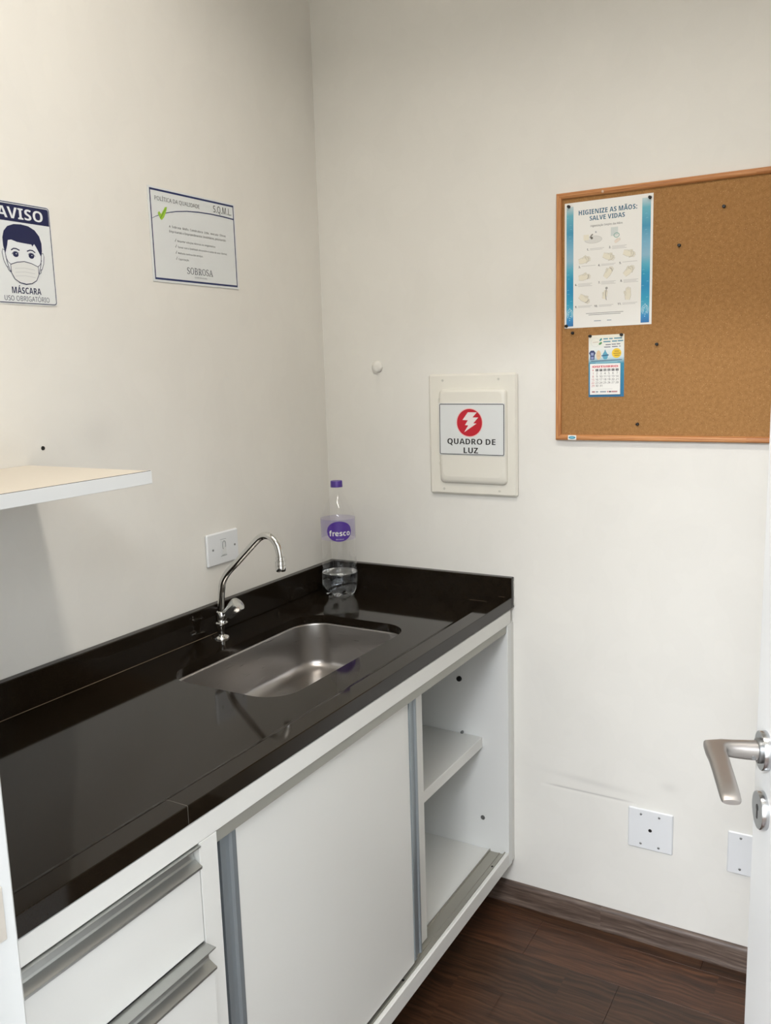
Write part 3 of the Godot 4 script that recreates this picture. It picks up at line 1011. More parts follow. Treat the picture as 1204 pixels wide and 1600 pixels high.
func bottle():
	var B := Vector3(0.1005, 0.8832, 0.1115)
	var t := thing("bottle", "half-full clear plastic bottle with purple cap and label in the worktop corner", "bottle", B)
	var prof := [Vector2(0.0, 0.012), Vector2(0.018, 0.010), Vector2(0.030, 0.003), Vector2(0.038, 0.0006), Vector2(0.0445, 0.006), Vector2(0.0495, 0.016), Vector2(0.0515, 0.030), Vector2(0.0515, 0.060), Vector2(0.0505, 0.068), Vector2(0.0490, 0.076), Vector2(0.0485, 0.110), Vector2(0.0485, 0.150), Vector2(0.0480, 0.158), Vector2(0.0485, 0.166), Vector2(0.0485, 0.222), Vector2(0.0470, 0.230), Vector2(0.0410, 0.248), Vector2(0.0290, 0.269), Vector2(0.0190, 0.286), Vector2(0.0150, 0.296), Vector2(0.0142, 0.304), Vector2(0.0175, 0.305), Vector2(0.0175, 0.308), Vector2(0.0142, 0.309), Vector2(0.0142, 0.322)]
	var five := func(p: Vector3, an: float) -> Vector3:
		var w := smoothstep(0.030, 0.006, p.y)
		var f := 0.5 + 0.5 * cos(an * 5.0)
		var r := Vector2(p.x, p.z).length()
		var lift := 0.010 * w * (1.0 - f) * smoothstep(0.012, 0.040, r)
		var pull := 1.0 - 0.05 * w * (1.0 - f)
		return Vector3(p.x * pull, p.y + lift, p.z * pull)
	var m := MB.new(B)
	m.lathe(prof, 60, Transform3D(Basis(), B), false, five)
	obj("shell", m.done(), M.pet, t)
	# water up to 0.066
	m = MB.new(B)
	var wp := [Vector2(0.0, 0.0132)]
	for i in range(1, 8):
		wp.append(Vector2(prof[i].x - 0.0006, prof[i].y + 0.0008))
	wp.append(Vector2(0.0502, 0.066))
	wp.append(Vector2(0.0, 0.066))
	m.lathe(wp, 60, Transform3D(Basis(), B), false, five)
	obj("water", m.done(), M.water, t)
	m = MB.new(B)
	m.lathe([Vector2(0.0168, 0.3095), Vector2(0.0170, 0.3105), Vector2(0.0165, 0.3250), Vector2(0.0155, 0.3268), Vector2(0.0, 0.3268)], 48, Transform3D(Basis(), B), false,
		func(p: Vector3, an: float) -> Vector3:
			var k := 1.0 - 0.025 * (0.5 + 0.5 * cos(an * 24.0)) * smoothstep(0.310, 0.312, p.y) * smoothstep(0.326, 0.324, p.y)
			return Vector3(p.x * k, p.y, p.z * k))
	obj("cap", m.done(), M.purple, t)
	# printed label: lilac film, purple emblem and its lettering, wrapped on the shell
	m = MB.new(B)
	m.lathe([Vector2(0.0489, 0.163), Vector2(0.0489, 0.222)], 60, Transform3D(Basis(), B), false)
	var lb := obj("label", m.done(), M.film, t)
	var face := atan2(2.1286 - B.z, 1.4308 - B.x) - 0.06
	var wrap := func(p: Vector2, r: float) -> Vector3:
		var an := face - p.x / 0.049
		return B + Vector3(r * cos(an), p.y, r * sin(an))
	m = MB.new(B)
	var n := 28
	for i in n:
		for j in n:
			var q := []
			for c in [[i, j], [i + 1, j], [i + 1, j + 1], [i, j + 1]]:
				var a := lerpf(-0.9999, 0.9999, c[0] / float(n))
				var h := sqrt(1.0 - a * a) * lerpf(-1.0, 1.0, c[1] / float(n))
				q.append(wrap.call(Vector2(a * 0.0365, 0.190 + h * 0.0285), 0.0493))
			m.quad(q[0], q[1], q[2], q[3], q[0] - B - Vector3(0, 0.17, 0))
	obj("emblem", m.done(), M.ink_purple, lb)
	var ink := Ink.new()
	ink.text("fresco", -0.0290, 0.0310, 0.1775, 0.0150, Color.WHITE, font("Droid Sans", true))
	ink.text("água mineral", -0.010, 0.012, 0.1672, 0.0022, Color.WHITE, font("Droid Sans"))
	var flat := ink.done().surface_get_arrays(0)
	var vs: PackedVector3Array = flat[Mesh.ARRAY_VERTEX]
	m = MB.new(B)
	for i in range(0, vs.size(), 3):
		var p := []
		for k in 3:
			p.append(wrap.call(Vector2(vs[i + k].x, vs[i + k].y), 0.04965))
		m.tri(p[0], p[1], p[2], p[0] - B - Vector3(0, 0.17, 0))
	obj("lettering", m.done(), M.paper, lb)


func wall_shelf():
	var t := thing("wall_shelf", "white wall shelf with a pale top on the left wall under the mask sign", "shelf", Vector3(0.16, 1.3301, 1.36))
	var o := t.position
	obj("board", box_mesh(Vector3(0.0005, 1.3301, 1.0322), Vector3(0.3205, 1.3521, Z1), 0.0006, o), M.shelf_top, t)
	obj("glue_line", box_mesh(Vector3(0.3200, 1.3305, 1.0326), Vector3(0.3216, 1.3525, Z1), 0.0, o), M.dark, t)
	obj("edge_band", box_mesh(Vector3(0.3214, 1.3299, 1.0312), Vector3(0.3228, 1.3519, Z1), 0.0004, o), M.edge, t)


# a sheet on a wall: local x to the right, y up, z out of the wall; origin at the sheet's bottom centre
func sheet(called: String, label: String, category: String, at: Vector3, turn: float, w: float, h: float, thick: float, r: float, paper: Material) -> Node3D:
	var t := thing(called, label, category, at, turn)
	var m := MB.new()
	if r > 0.0:
		m.prism(Ink.round_rect(-w / 2, 0, w / 2, h, r), 2, 0.0, thick, false)
	else:
		m.box(Vector3(-w / 2, 0, 0), Vector3(w / 2, h, thick), minf(0.0004, thick * 0.3))
	obj("sheet", m.done(), paper, t)
	return t


func mask_sign():
	var w := 0.137
	var h := 0.1855
	var t := sheet("mask_sign", "white and navy mask-required sign with a masked face on the left wall", "sign", Vector3(0.0003, 1.656, 1.0005), PI / 2, w, h, 0.0018, 0.006, M.sign_plate)
	var k := Ink.new(0.0019)
	var navy := c8(22, 32, 72)
	var wh := c8(226, 230, 232)
	var bold := font("Droid Sans", true)
	k.ring(Ink.round_rect(-w / 2 + 0.0022, 0.0022, w / 2 - 0.0022, h - 0.0022, 0.005), 0.0016, navy)
	# heading band
	var hd := PackedVector2Array([Vector2(-0.0648, 0.1500), Vector2(0.0648, 0.1500)])
	for p in Ink.round_rect(-0.0648, 0.14, 0.0648, 0.1810, 0.004):
		if p.y > 0.17:
			hd.append(p)
	k.poly(hd, navy)
	k.text("AVISO", -0.0500, 0.0512, 0.1555, 0.0200, wh, bold)
	# head: ears, face, hair, brows, eyes, mask
	k.to(1)
	for s in [-1.0, 1.0]:
		var ear := PackedVector2Array()
		for q in [[0.038, 0.095], [0.0445, 0.098], [0.0462, 0.092], [0.0440, 0.078], [0.0395, 0.068], [0.0360, 0.066]]:
			ear.append(Vector2(q[0] * s, q[1]))
		k.poly(ear, wh)
		k.line(ear, 0.0012, navy)
	var fc := PackedVector2Array()
	for q in [[-0.040, 0.112], [-0.040, 0.094], [-0.0375, 0.076], [-0.033, 0.062], [-0.025, 0.048], [-0.014, 0.0395], [0.0, 0.0368], [0.014, 0.0395], [0.025, 0.048], [0.033, 0.062], [0.0375, 0.076], [0.040, 0.094], [0.040, 0.112], [0.020, 0.122], [-0.020, 0.122]]:
		fc.append(Vector2(q[0], q[1]))
	k.poly(fc, wh)
	k.ring(fc, 0.0013, navy)
	var hair := PackedVector2Array()
	for q in [[-0.0395, 0.0905], [-0.0425, 0.104], [-0.0425, 0.119], [-0.0385, 0.131], [-0.030, 0.140], [-0.016, 0.1452], [0.0, 0.1465], [0.016, 0.1450], [0.030, 0.139], [0.039, 0.129], [0.0430, 0.116], [0.0425, 0.102], [0.0400, 0.0905], [0.0345, 0.100], [0.0300, 0.108], [0.0260, 0.1135], [0.0215, 0.1085], [0.0195, 0.1120], [0.005, 0.1125], [-0.012, 0.1135], [-0.024, 0.1165], [-0.0315, 0.1150], [-0.0340, 0.1050]]:
		hair.append(Vector2(q[0], q[1]))
	k.poly(hair, navy)
	for s in [-1.0, 1.0]:
		k.line(PackedVector2Array([Vector2(0.0265 * s, 0.0975), Vector2(0.021 * s, 0.1010), Vector2(0.015 * s, 0.1012), Vector2(0.008 * s, 0.0985)]), 0.0022, navy)
		k.poly(Ink.oval(0.0172 * s, 0.0905, 0.0062, 0.0048, 18), navy)
		k.poly(Ink.oval(0.0172 * s + 0.0012, 0.0918, 0.0012, 0.0010, 10), wh)
		k.line(PackedVector2Array([Vector2(0.0255 * s, 0.0905), Vector2(0.0215 * s, 0.0950), Vector2(0.0155 * s, 0.0960), Vector2(0.0100 * s, 0.0930)]), 0.0010, navy)
		k.line(PackedVector2Array([Vector2(0.0300 * s, 0.0720), Vector2(0.0355 * s, 0.0760), Vector2(0.0395 * s, 0.0845)]), 0.0011, navy)
		k.line(PackedVector2Array([Vector2(0.0310 * s, 0.0580), Vector2(0.0350 * s, 0.0600), Vector2(0.0385 * s, 0.0680)]), 0.0011, navy)
	var mk := PackedVector2Array()
	for q in [[-0.0305, 0.0715], [-0.016, 0.0765], [0.0, 0.0790], [0.016, 0.0765], [0.0305, 0.0715], [0.0305, 0.0570], [0.024, 0.0455], [0.013, 0.0395], [0.0, 0.0375], [-0.013, 0.0395], [-0.024, 0.0455], [-0.0305, 0.0570]]:
		mk.append(Vector2(q[0], q[1]))
	k.poly(mk, c8(220, 222, 220))
	k.ring(mk, 0.0014, navy)
	for y in [0.066, 0.059, 0.052]:
		k.line(PackedVector2Array([Vector2(-0.022, y - 0.001), Vector2(0.0, y + 0.001), Vector2(0.022, y - 0.001)]), 0.0005, c8(170, 174, 180))
	k.to(1)
	k.text("MÁSCARA", -0.0325, 0.0325, 0.0195, 0.0118, navy, bold)
	k.to(1)
	k.text("USO OBRIGATÓRIO", -0.0500, 0.0500, 0.0058, 0.0092, navy, font("Droid Sans"))
	obj("print", k.done(), M.ink, t)


func quality_sign():
	var w := 0.2940
	var h := 0.2048
	var t := sheet("quality_sign", "framed white quality policy notice with a navy border on the left wall", "sign", Vector3(0.0003, 1.7222, 0.5178), PI / 2, w, h, 0.0018, 0.0, M.sign_plate)
	var k := Ink.new(0.0019)
	var navy := c8(24, 40, 92)
	var grey := c8(60, 62, 66)
	var dk := c8(46, 47, 50)
	var ua := -w / 2 + 0.005
	var uw := w - 0.010
	var sans := font("Droid Sans")
	var X := func(u: float) -> float: return ua + u * uw
	var Y := func(v: float) -> float: return h - 0.004 - v * (h - 0.009)
	# border bars
	k.rect(X.call(0.0), Y.call(0.022), X.call(1.0), Y.call(0.0), navy)
	k.rect(X.call(0.0), Y.call(1.0), X.call(1.0), Y.call(0.978), navy)
	k.rect(X.call(0.0), Y.call(1.0), X.call(0.010), Y.call(0.0), navy)
	k.rect(X.call(0.990), Y.call(1.0), X.call(1.0), Y.call(0.0), navy)
	k.to(6)
	k.text("POLÍTICA DA QUALIDADE", X.call(0.052), X.call(0.565), Y.call(0.124), 0.0088, grey, sans)
	k.to(6)
	k.text("S.Q.M.L.", X.call(0.735), X.call(0.965), Y.call(0.128), 0.0155, c8(34, 35, 38), sans)
	var arc := PackedVector2Array()
	for q in [[0.01, 0.332], [0.05, 0.305], [0.10, 0.278], [0.18, 0.243], [0.28, 0.210], [0.41, 0.182], [0.55, 0.166], [0.70, 0.159], [0.85, 0.160], [0.99, 0.168]]:
		arc.append(Vector2(X.call(q[0]), Y.call(q[1])))
	k.line(arc, 0.0009, navy, 0.0030)
	# green tick
	var tick := PackedVector2Array()
	for q in [[0.075, 0.265], [0.092, 0.240], [0.112, 0.270], [0.160, 0.185], [0.182, 0.180], [0.170, 0.232], [0.142, 0.300], [0.115, 0.335], [0.100, 0.325]]:
		tick.append(Vector2(X.call(q[0]), Y.call(q[1])))
	k.poly(tick, c8(158, 200, 62))
	k.line(PackedVector2Array([Vector2(X.call(0.10), Y.call(0.318)), Vector2(X.call(0.165), Y.call(0.205))]), 0.0022, c8(120, 170, 40))
	k.to(6)
	k.text("A  Sobrosa  Mello  Construtora  Ltda,  executa  Obras", X.call(0.190), X.call(0.875), Y.call(0.402), 0.0048, grey, sans)
	k.to(6)
	k.text("Empresariais e Empreendimentos Imobiliários, priorizando:", X.call(0.190), X.call(0.875), Y.call(0.456), 0.0048, grey, sans)
	var y := 0.550
	for q in [["Respeitar soluções técnicas aos engenheiros;", 0.735], ["Tornar com a Qualidade dos prazos e custos de seus clientes;", 0.880], ["Melhoria contínua dos serviços;", 0.570], ["Capacitação.", 0.400]]:
		k.line(PackedVector2Array([Vector2(X.call(0.246), Y.call(y - 0.012)), Vector2(X.call(0.251), Y.call(y)), Vector2(X.call(0.262), Y.call(y - 0.034))]), 0.0008, grey)
		k.to(6)
		k.text(q[0], X.call(0.275), X.call(q[1]), Y.call(y), 0.0040, c8(88, 90, 94), sans)
		y += 0.068
	k.to(6)
	k.text("SOBROSA", X.call(0.368), X.call(0.682), Y.call(0.902), 0.0150, c8(58, 62, 78), font("Droid Serif"))
	k.to(6)
	k.text("CONSTRUTORA", X.call(0.455), X.call(0.605), Y.call(0.944), 0.0032, c8(120, 122, 128), sans)
	obj("print", k.done(), M.ink, t)


func breaker_box():
	var t := thing("breaker_box", "cream plastic electrical breaker box set into the back wall beside the cork board", "breaker box", Vector3(0.4725, 1.1718, 0.0))
	var o := t.position
	var m := MB.new(o)
	m.box(Vector3(0.3446, 1.1718, 0.0003), Vector3(0.6003, 1.4968, 0.0125), 0.0060)
	obj("cover", m.done(), M.cream_plastic, t)
	# bulging hinged lid, its lower corners rounded
	m = MB.new(o)
	var rings := []
	for q in [[0.0, 0.0120], [0.0, 0.0165], [0.0022, 0.0205], [0.0065, 0.0232], [0.0120, 0.0242]]:
		var ring := []
		for p in Ink.round_rect(0.3795 + q[0], 1.2040 + q[0] * 1.6, 0.5745 - q[0], 1.4570 - q[0] * 0.7, 0.014, 6):
			ring.append(Vector3(p.x, p.y, q[1]))
		rings.append(ring)
	var mid := Vector3(0.477, 1.33, 0.0)
	m.loft(rings, func(p: Vector3, i: int) -> Vector3: return p - mid if i >= 0 else Vector3(0, 0, 1), false, true)
	var lid := obj("lid", m.done(), M.cream_plastic, t)
	for y in [1.4265, 1.2600]:
		obj("hinge", box_mesh(Vector3(0.3765, y, 0.0120), Vector3(0.3800, y + 0.006, 0.0200), 0.0008, o), M.cream_plastic, lid)
	for q in [[0.388, 1.480], [0.5495, 1.481], [0.5505, 1.187], [0.388, 1.187]]:
		m = MB.new(o)
		m.lathe([Vector2(0.0034, 0.0), Vector2(0.0030, 0.0014), Vector2(0.0012, 0.0016), Vector2(0.0, 0.0012)], 14, Transform3D(Basis(Vector3(1, 0, 0), PI / 2), Vector3(q[0], q[1], 0.0124)))
		obj("screw", m.done(), mat(c8(206, 205, 196), 0.4), t)
	# the plate stuck on the lid
	var s := sheet("danger_sign", "white plate with a red lightning emblem stuck on the breaker box lid", "sign", Vector3(0.4765, 1.2812, 0.0243), 0.0, 0.1890, 0.1380, 0.0014, 0.0, M.sign_plate)
	s.rotation.z = -0.006
	var k := Ink.new(0.0015)
	var bk := c8(34, 34, 36)
	k.ring(Ink.round_rect(-0.0922, 0.0025, 0.0922, 0.1355, 0.003, 4), 0.0019, bk)
	k.poly(Ink.oval(-0.0050, 0.0870, 0.0385, 0.0385, 40), c8(238, 196, 194))
	k.poly(Ink.oval(-0.0050, 0.0870, 0.0362, 0.0362, 40), c8(192, 26, 44))
	var bolt := PackedVector2Array()
	for q in [[-0.0095, 0.1145], [0.0165, 0.1145], [0.0040, 0.1010], [0.0205, 0.1010], [0.0060, 0.0855], [0.0155, 0.0850], [-0.0205, 0.0615], [-0.0085, 0.0800], [-0.0180, 0.0805], [-0.0095, 0.0935], [-0.0250, 0.0940]]:
		bolt.append(Vector2(q[0], q[1]))
	k.poly(bolt, c8(232, 226, 224))
	k.text("QUADRO DE", -0.0700, 0.0690, 0.0295, 0.0150, bk, font("Droid Sans", true))
	k.text("LUZ", -0.0225, 0.0195, 0.0060, 0.0150, bk, font("Droid Sans", true))
	obj("print", k.done(), M.ink, s)


func pin(label: String, x: float, y: float, z: float, grp: String):
	var t := thing("push_pin", label, "push pin", Vector3(x, y, z), 0.0, grp)
	var m := MB.new()
	m.lathe([Vector2(0.0036, 0.0), Vector2(0.0037, 0.0009), Vector2(0.0031, 0.0016), Vector2(0.0021, 0.0023), Vector2(0.0019, 0.0052), Vector2(0.0029, 0.0062), Vector2(0.0034, 0.0073), Vector2(0.0031, 0.0082), Vector2(0.0, 0.0085)], 18, Transform3D(Basis(Vector3(1, 0, 0), PI / 2), Vector3(0, 0, 0.0002)))
	obj("head", m.done(), M.black, t)


func cork_board():
	var x0 := 0.7042
	var x1 := 1.6042
	var y0 := 1.3251
	var y1 := 1.9208
	var f := 0.0140
	var t := thing("cork_board", "large cork notice board in a pine frame on the back wall", "notice board", Vector3((x0 + x1) / 2, y0, 0.0))
	var o := t.position
	obj("cork", box_mesh(Vector3(x0 + 0.005, y0 + 0.005, 0.0004), Vector3(x1 - 0.005, y1 - 0.005, 0.0080), 0.0003, o), M.cork, t)
	# mitred rails with a rounded front
	var sec := [Vector2(0.0, 0.0004), Vector2(0.0, 0.0125), Vector2(0.0012, 0.0150), Vector2(0.0036, 0.0162), Vector2(0.0085, 0.0162), Vector2(0.0118, 0.0148), Vector2(f, 0.0120), Vector2(f, 0.0082)]
	for side in 4:
		var rings := []
		for e in 2:
			var ring := []
			for q in sec:
				var d: float = q.x
				var p := Vector3.ZERO
				if side == 0:
					p = Vector3(x0 + d if e == 0 else x1 - d, y1 - d, q.y)
				elif side == 1:
					p = Vector3(x0 + d if e == 0 else x1 - d, y0 + d, q.y)
				elif side == 2:
					p = Vector3(x0 + d, y0 + d if e == 0 else y1 - d, q.y)
				else:
					p = Vector3(x1 - d, y0 + d if e == 0 else y1 - d, q.y)
				ring.append(p)
			rings.append(ring)
		var m := MB.new(o)
		var c := Vector3.ZERO
		for r in rings:
			for p in r:
				c += p / (2.0 * r.size())
		for i in sec.size():
			var j := (i + 1) % sec.size()
			var md: Vector3 = (rings[0][i] + rings[0][j] + rings[1][i] + rings[1][j]) / 4.0 - c
			if side < 2:
				md.x = 0
			else:
				md.y = 0
			m.quad(rings[0][i], rings[1][i], rings[1][j], rings[0][j], md)
		obj("frame_rail", m.done(), M.pine if side < 2 else M.pine_up, t)
	var m2 := MB.new(o)
	m2.lathe([Vector2(0.0034, 0.0), Vector2(0.0034, 0.0008), Vector2(0.0020, 0.0018), Vector2(0.0, 0.0021)], 16, Transform3D(Basis(Vector3(1, 0, 0), PI / 2), Vector3(0.8185, 1.9125, 0.0160)))
	obj("screw", m2.done(), mat(c8(208, 180, 160), 0.3, 0.8), t)
	# maker's tag on the bottom rail
	m2 = MB.new(o)
	m2.prism(Ink.round_rect(0.7375, 1.3262, 0.7590, 1.3380, 0.002), 2, 0.0161, 0.0164)
	var tg := obj("tag", m2.done(), M.paper, t)
	var k := Ink.new(0.0167)
	k.poly(Ink.oval(0.7480 - o.x, 1.3320 - o.y, 0.0088, 0.0036, 22), c8(66, 150, 176))
	k.poly(Ink.oval(0.7480 - o.x, 1.3320 - o.y, 0.0055, 0.0015, 18), c8(130, 196, 214))
	obj("tag_print", k.done(), M.ink, tg)
	hygiene_poster()
	calendar()
	var z := 0.0080
	var g := "black push pins on the cork board"
	pin("black push pin in the top left corner of the hand hygiene poster", 0.7350, 1.8880, 0.0088, g)
	pin("black push pin in the top right corner of the hand hygiene poster", 0.9275, 1.8872, 0.0088, g)
	pin("black push pin in the bottom left corner of the hand hygiene poster", 0.7305, 1.6062, 0.0088, g)
	pin("black push pin in the top left corner of the small calendar", 0.7902, 1.5792, 0.0092, g)
	pin("black push pin in the top right corner of the small calendar", 0.8665, 1.5795, 0.0092, g)
	pin("lone black push pin in the cork just under the poster's left corner", 0.7462, 1.5888, z, g)
	pin("highest lone black push pin in the bare cork near the top rail", 1.0890, 1.8490, z, g)
	pin("lone black push pin in the bare cork right of the hygiene poster", 0.9950, 1.7742, z, g)
	pin("lone black push pin in the cork right of the calendar's top", 0.9495, 1.5540, z, g)
	pin("lowest black push pin in the cork near the bottom rail", 0.9080, 1.3660, z, g)


# a small line drawing of two hands
func hands(k: Ink, x: float, y: float, s: float, turn: float, tint: Color, kind: int):
	var ln := c8(206, 203, 191)
	var R := func(px: float, py: float) -> Vector2: return Vector2(x, y) + Vector2(px * s, py * s).rotated(turn)
	var palm := PackedVector2Array()
	for q in [[-1.0, -0.35], [-0.3, -0.5], [0.25, -0.42], [0.9, -0.34], [1.0, -0.22], [0.5, -0.12], [1.05, -0.05], [1.05, 0.10], [0.5, 0.12], [0.95, 0.22], [0.88, 0.36], [0.2, 0.42], [-0.3, 0.50], [-1.0, 0.35]]:
		palm.append(R.call(q[0], q[1]))
	k.poly(palm, tint)
	k.line(palm, s * 0.07, ln)
	var thumb := PackedVector2Array()
	for q in [[-0.35, 0.30], [0.0, 0.62], [0.35, 0.70], [0.42, 0.55], [0.05, 0.25]]:
		thumb.append(R.call(q[0], q[1]))
	k.poly(thumb, tint.darkened(0.04))
	k.line(thumb, s * 0.07, ln)
	if kind == 1:
		var over := PackedVector2Array()
		for q in [[0.1, -0.6], [0.55, -0.35], [0.75, 0.0], [0.6, 0.4], [0.2, 0.5], [0.3, 0.0]]:
			over.append(R.call(q[0], q[1]))
		k.poly(over, tint.darkened(0.05))
		k.line(over, s * 0.08, c8(184, 180, 166))
	elif kind == 2:
		k.line(PackedVector2Array([R.call(0.45, -0.4), R.call(0.7, -0.1), R.call(0.65, 0.3)]), s * 0.14, c8(176, 173, 162))


func hygiene_poster():
	var w := 0.2108
	var h := 0.2958
	var t := sheet("hygiene_poster", "white hand hygiene poster with blue water strips pinned to the cork board", "poster", Vector3(0.8305, 1.6008, 0.0082), 0.0, w, h, 0.0006, 0.0, M.paper)
	t.rotation.z = 0.0035
	var k := Ink.new(0.0007)
	var X := func(u: float) -> float: return -w / 2 + u * w
	var Y := func(v: float) -> float: return h - v * h
	# printed photographs of water down both sides
	var cols := [[0.030, c8(196, 214, 218)], [0.10, c8(104, 178, 196)], [0.24, c8(66, 150, 184)], [0.36, c8(120, 176, 204)], [0.46, c8(140, 184, 206)], [0.53, c8(84, 172, 198)], [0.60, c8(30, 150, 188)], [0.70, c8(26, 140, 190)], [0.80, c8(44, 160, 196)], [0.88, c8(90, 176, 206)], [0.93, c8(52, 140, 196)], [0.985, c8(40, 108, 170)]]
	var wn := noise(3, 1.0, 2)
	for strip in [[0.022, 0.104], [0.880, 0.974]]:
		for i in cols.size() - 1:
			k.to(0)
			k.rect(X.call(strip[0]), Y.call(cols[i + 1][0]), X.call(strip[1]), Y.call(cols[i][0]), cols[i][1], cols[i + 1][1])
		for j in 16:
			var v := 0.10 + 0.82 * fposmod(0.37 * j + strip[0], 1.0)
			var a := lerpf(strip[0] + 0.004, strip[1] - 0.03, fposmod(0.61 * j, 1.0))
			k.to(1)
			k.line(PackedVector2Array([Vector2(X.call(a), Y.call(v)), Vector2(X.call(a + 0.013), Y.call(v - 0.003)), Vector2(X.call(a + 0.026), Y.call(v + 0.001))]), 0.0011, c8(126, 192, 214), 0.0004)
		# ripple rings and drops near the foot
		var cx: float = X.call((strip[0] + strip[1]) / 2)
		for r in [0.0075, 0.0048]:
			var arc := PackedVector2Array()
			for q in 18:
				arc.append(Vector2(cx + r * cos(PI * q / 17.0 * 1.6 - 0.9), Y.call(0.885) + r * 1.5 * sin(PI * q / 17.0 * 1.6 - 0.9)))
			k.to(2)
			k.line(arc, 0.0009, c8(190, 224, 232))
		for j in 7:
			k.to(4)
			k.poly(Ink.oval(cx + 0.006 * wn.get_noise_2d(j * 3.7, 1.0) * 1.6, Y.call(0.84 + 0.016 * j), 0.0009, 0.0009, 8), c8(214, 236, 240))
	var teal := c8(22, 92, 124)
	var fb := font("Droid Sans", true)
	var sans := font("Droid Sans")
	k.to(0)
	k.text("HIGIENIZE AS MÃOS:", X.call(0.165), X.call(0.825), Y.call(0.104), 0.0108, teal, fb)
	k.to(0)
	k.text("SALVE VIDAS", X.call(0.292), X.call(0.690), Y.call(0.155), 0.0104, teal, fb)
	k.to(0)
	k.text("Higienização Simples das Mãos", X.call(0.305), X.call(0.665), Y.call(0.205), 0.0044, c8(70, 72, 76), sans)
	var cream := c8(231, 227, 210)
	# wash basin and soap dispenser drawings
	k.to(0)
	k.poly(Ink.oval(X.call(0.335), Y.call(0.305), 0.0210, 0.0085, 26), c8(218, 218, 214))
	k.ring(Ink.oval(X.call(0.335), Y.call(0.305), 0.0210, 0.0085, 26), 0.0006, c8(176, 176, 172))
	k.rect(X.call(0.222), Y.call(0.305), X.call(0.285), Y.call(0.262), cream)
	k.line(PackedVector2Array([Vector2(X.call(0.300), Y.call(0.290)), Vector2(X.call(0.312), Y.call(0.272)), Vector2(X.call(0.330), Y.call(0.262))]), 0.0030, c8(120, 116, 108))
	k.poly(Ink.oval(X.call(0.318), Y.call(0.292), 0.0030, 0.0030, 12), c8(92, 90, 84))
	k.poly(Ink.oval(X.call(0.365), Y.call(0.248), 0.0016, 0.0022, 12), c8(150, 156, 160))
	k.to(0)
	k.rect(X.call(0.535), Y.call(0.292), X.call(0.615), Y.call(0.225), c8(206, 214, 212))
	k.ring(Ink.oval(X.call(0.600), Y.call(0.288), 0.0062, 0.0050, 18), 0.0016, c8(126, 172, 158))
	hands(k, X.call(0.610), Y.call(0.330), 0.0075, 0.5, c8(230, 220, 208), 0)
	for q in [[0.235, 0.460, 0.2, 1], [0.515, 0.450, -0.35, 1], [0.745, 0.440, -0.3, 1], [0.235, 0.595, 0.1, 2], [0.515, 0.572, 0.9, 2], [0.745, 0.572, 0.7, 1], [0.235, 0.770, -0.6, 2], [0.735, 0.750, 1.5, 0]]:
		k.to(0)
		hands(k, X.call(q[0]), Y.call(q[1]), 0.0145, q[2], cream, q[3])
	k.line(PackedVector2Array([Vector2(X.call(0.490), Y.call(0.700)), Vector2(X.call(0.480), Y.call(0.745)), Vector2(X.call(0.490), Y.call(0.790))]), 0.0016, c8(140, 140, 134))
	k.poly(Ink.oval(X.call(0.492), Y.call(0.695), 0.0030, 0.0030, 14), c8(160, 160, 154))
	k.to(0)
	hands(k, X.call(0.475), Y.call(0.745), 0.0105, 1.3, cream, 0)
	var nums := [[0.262, 0.388], [0.515, 0.385], [0.165, 0.520], [0.393, 0.518], [0.634, 0.515], [0.125, 0.660], [0.396, 0.655], [0.648, 0.655], [0.125, 0.838], [0.350, 0.840], [0.620, 0.835]]
	var gr := c8(198, 198, 196)
	for i in 11:
		var u: float = nums[i][0]
		var v: float = nums[i][1]
		k.to(0)
		k.text(str(i + 1) + ".", X.call(u), 0.0 * X.call(u) - 1.0, Y.call(v), 0.0050, c8(84, 86, 88), fb)
		var off := 0.035 if i < 9 else 0.055
		for r in [2, 3, 1, 2, 1, 3, 3, 3, 2, 2, 2][i]:
			k.to(0)
			k.line(PackedVector2Array([Vector2(X.call(u + off), Y.call(v - 0.013 + 0.0095 * r)), Vector2(X.call(u + off + 0.165 - 0.02 * (r % 2)), Y.call(v - 0.013 + 0.0095 * r))]), 0.0011, gr)
	k.to(0)
	for q in [[0.255, 0.685, 0.888], [0.285, 0.655, 0.900]]:
		k.line(PackedVector2Array([Vector2(X.call(q[0]), Y.call(q[2])), Vector2(X.call(q[1]), Y.call(q[2]))]), 0.0013, c8(142, 142, 142))
	for q in [[0.350, 0.430], [0.500, 0.550]]:
		k.line(PackedVector2Array([Vector2(X.call(q[0]), Y.call(0.950)), Vector2(X.call(q[1]), Y.call(0.950))]), 0.0022, c8(170, 178, 186))
	obj("print", k.done(), M.ink, t)


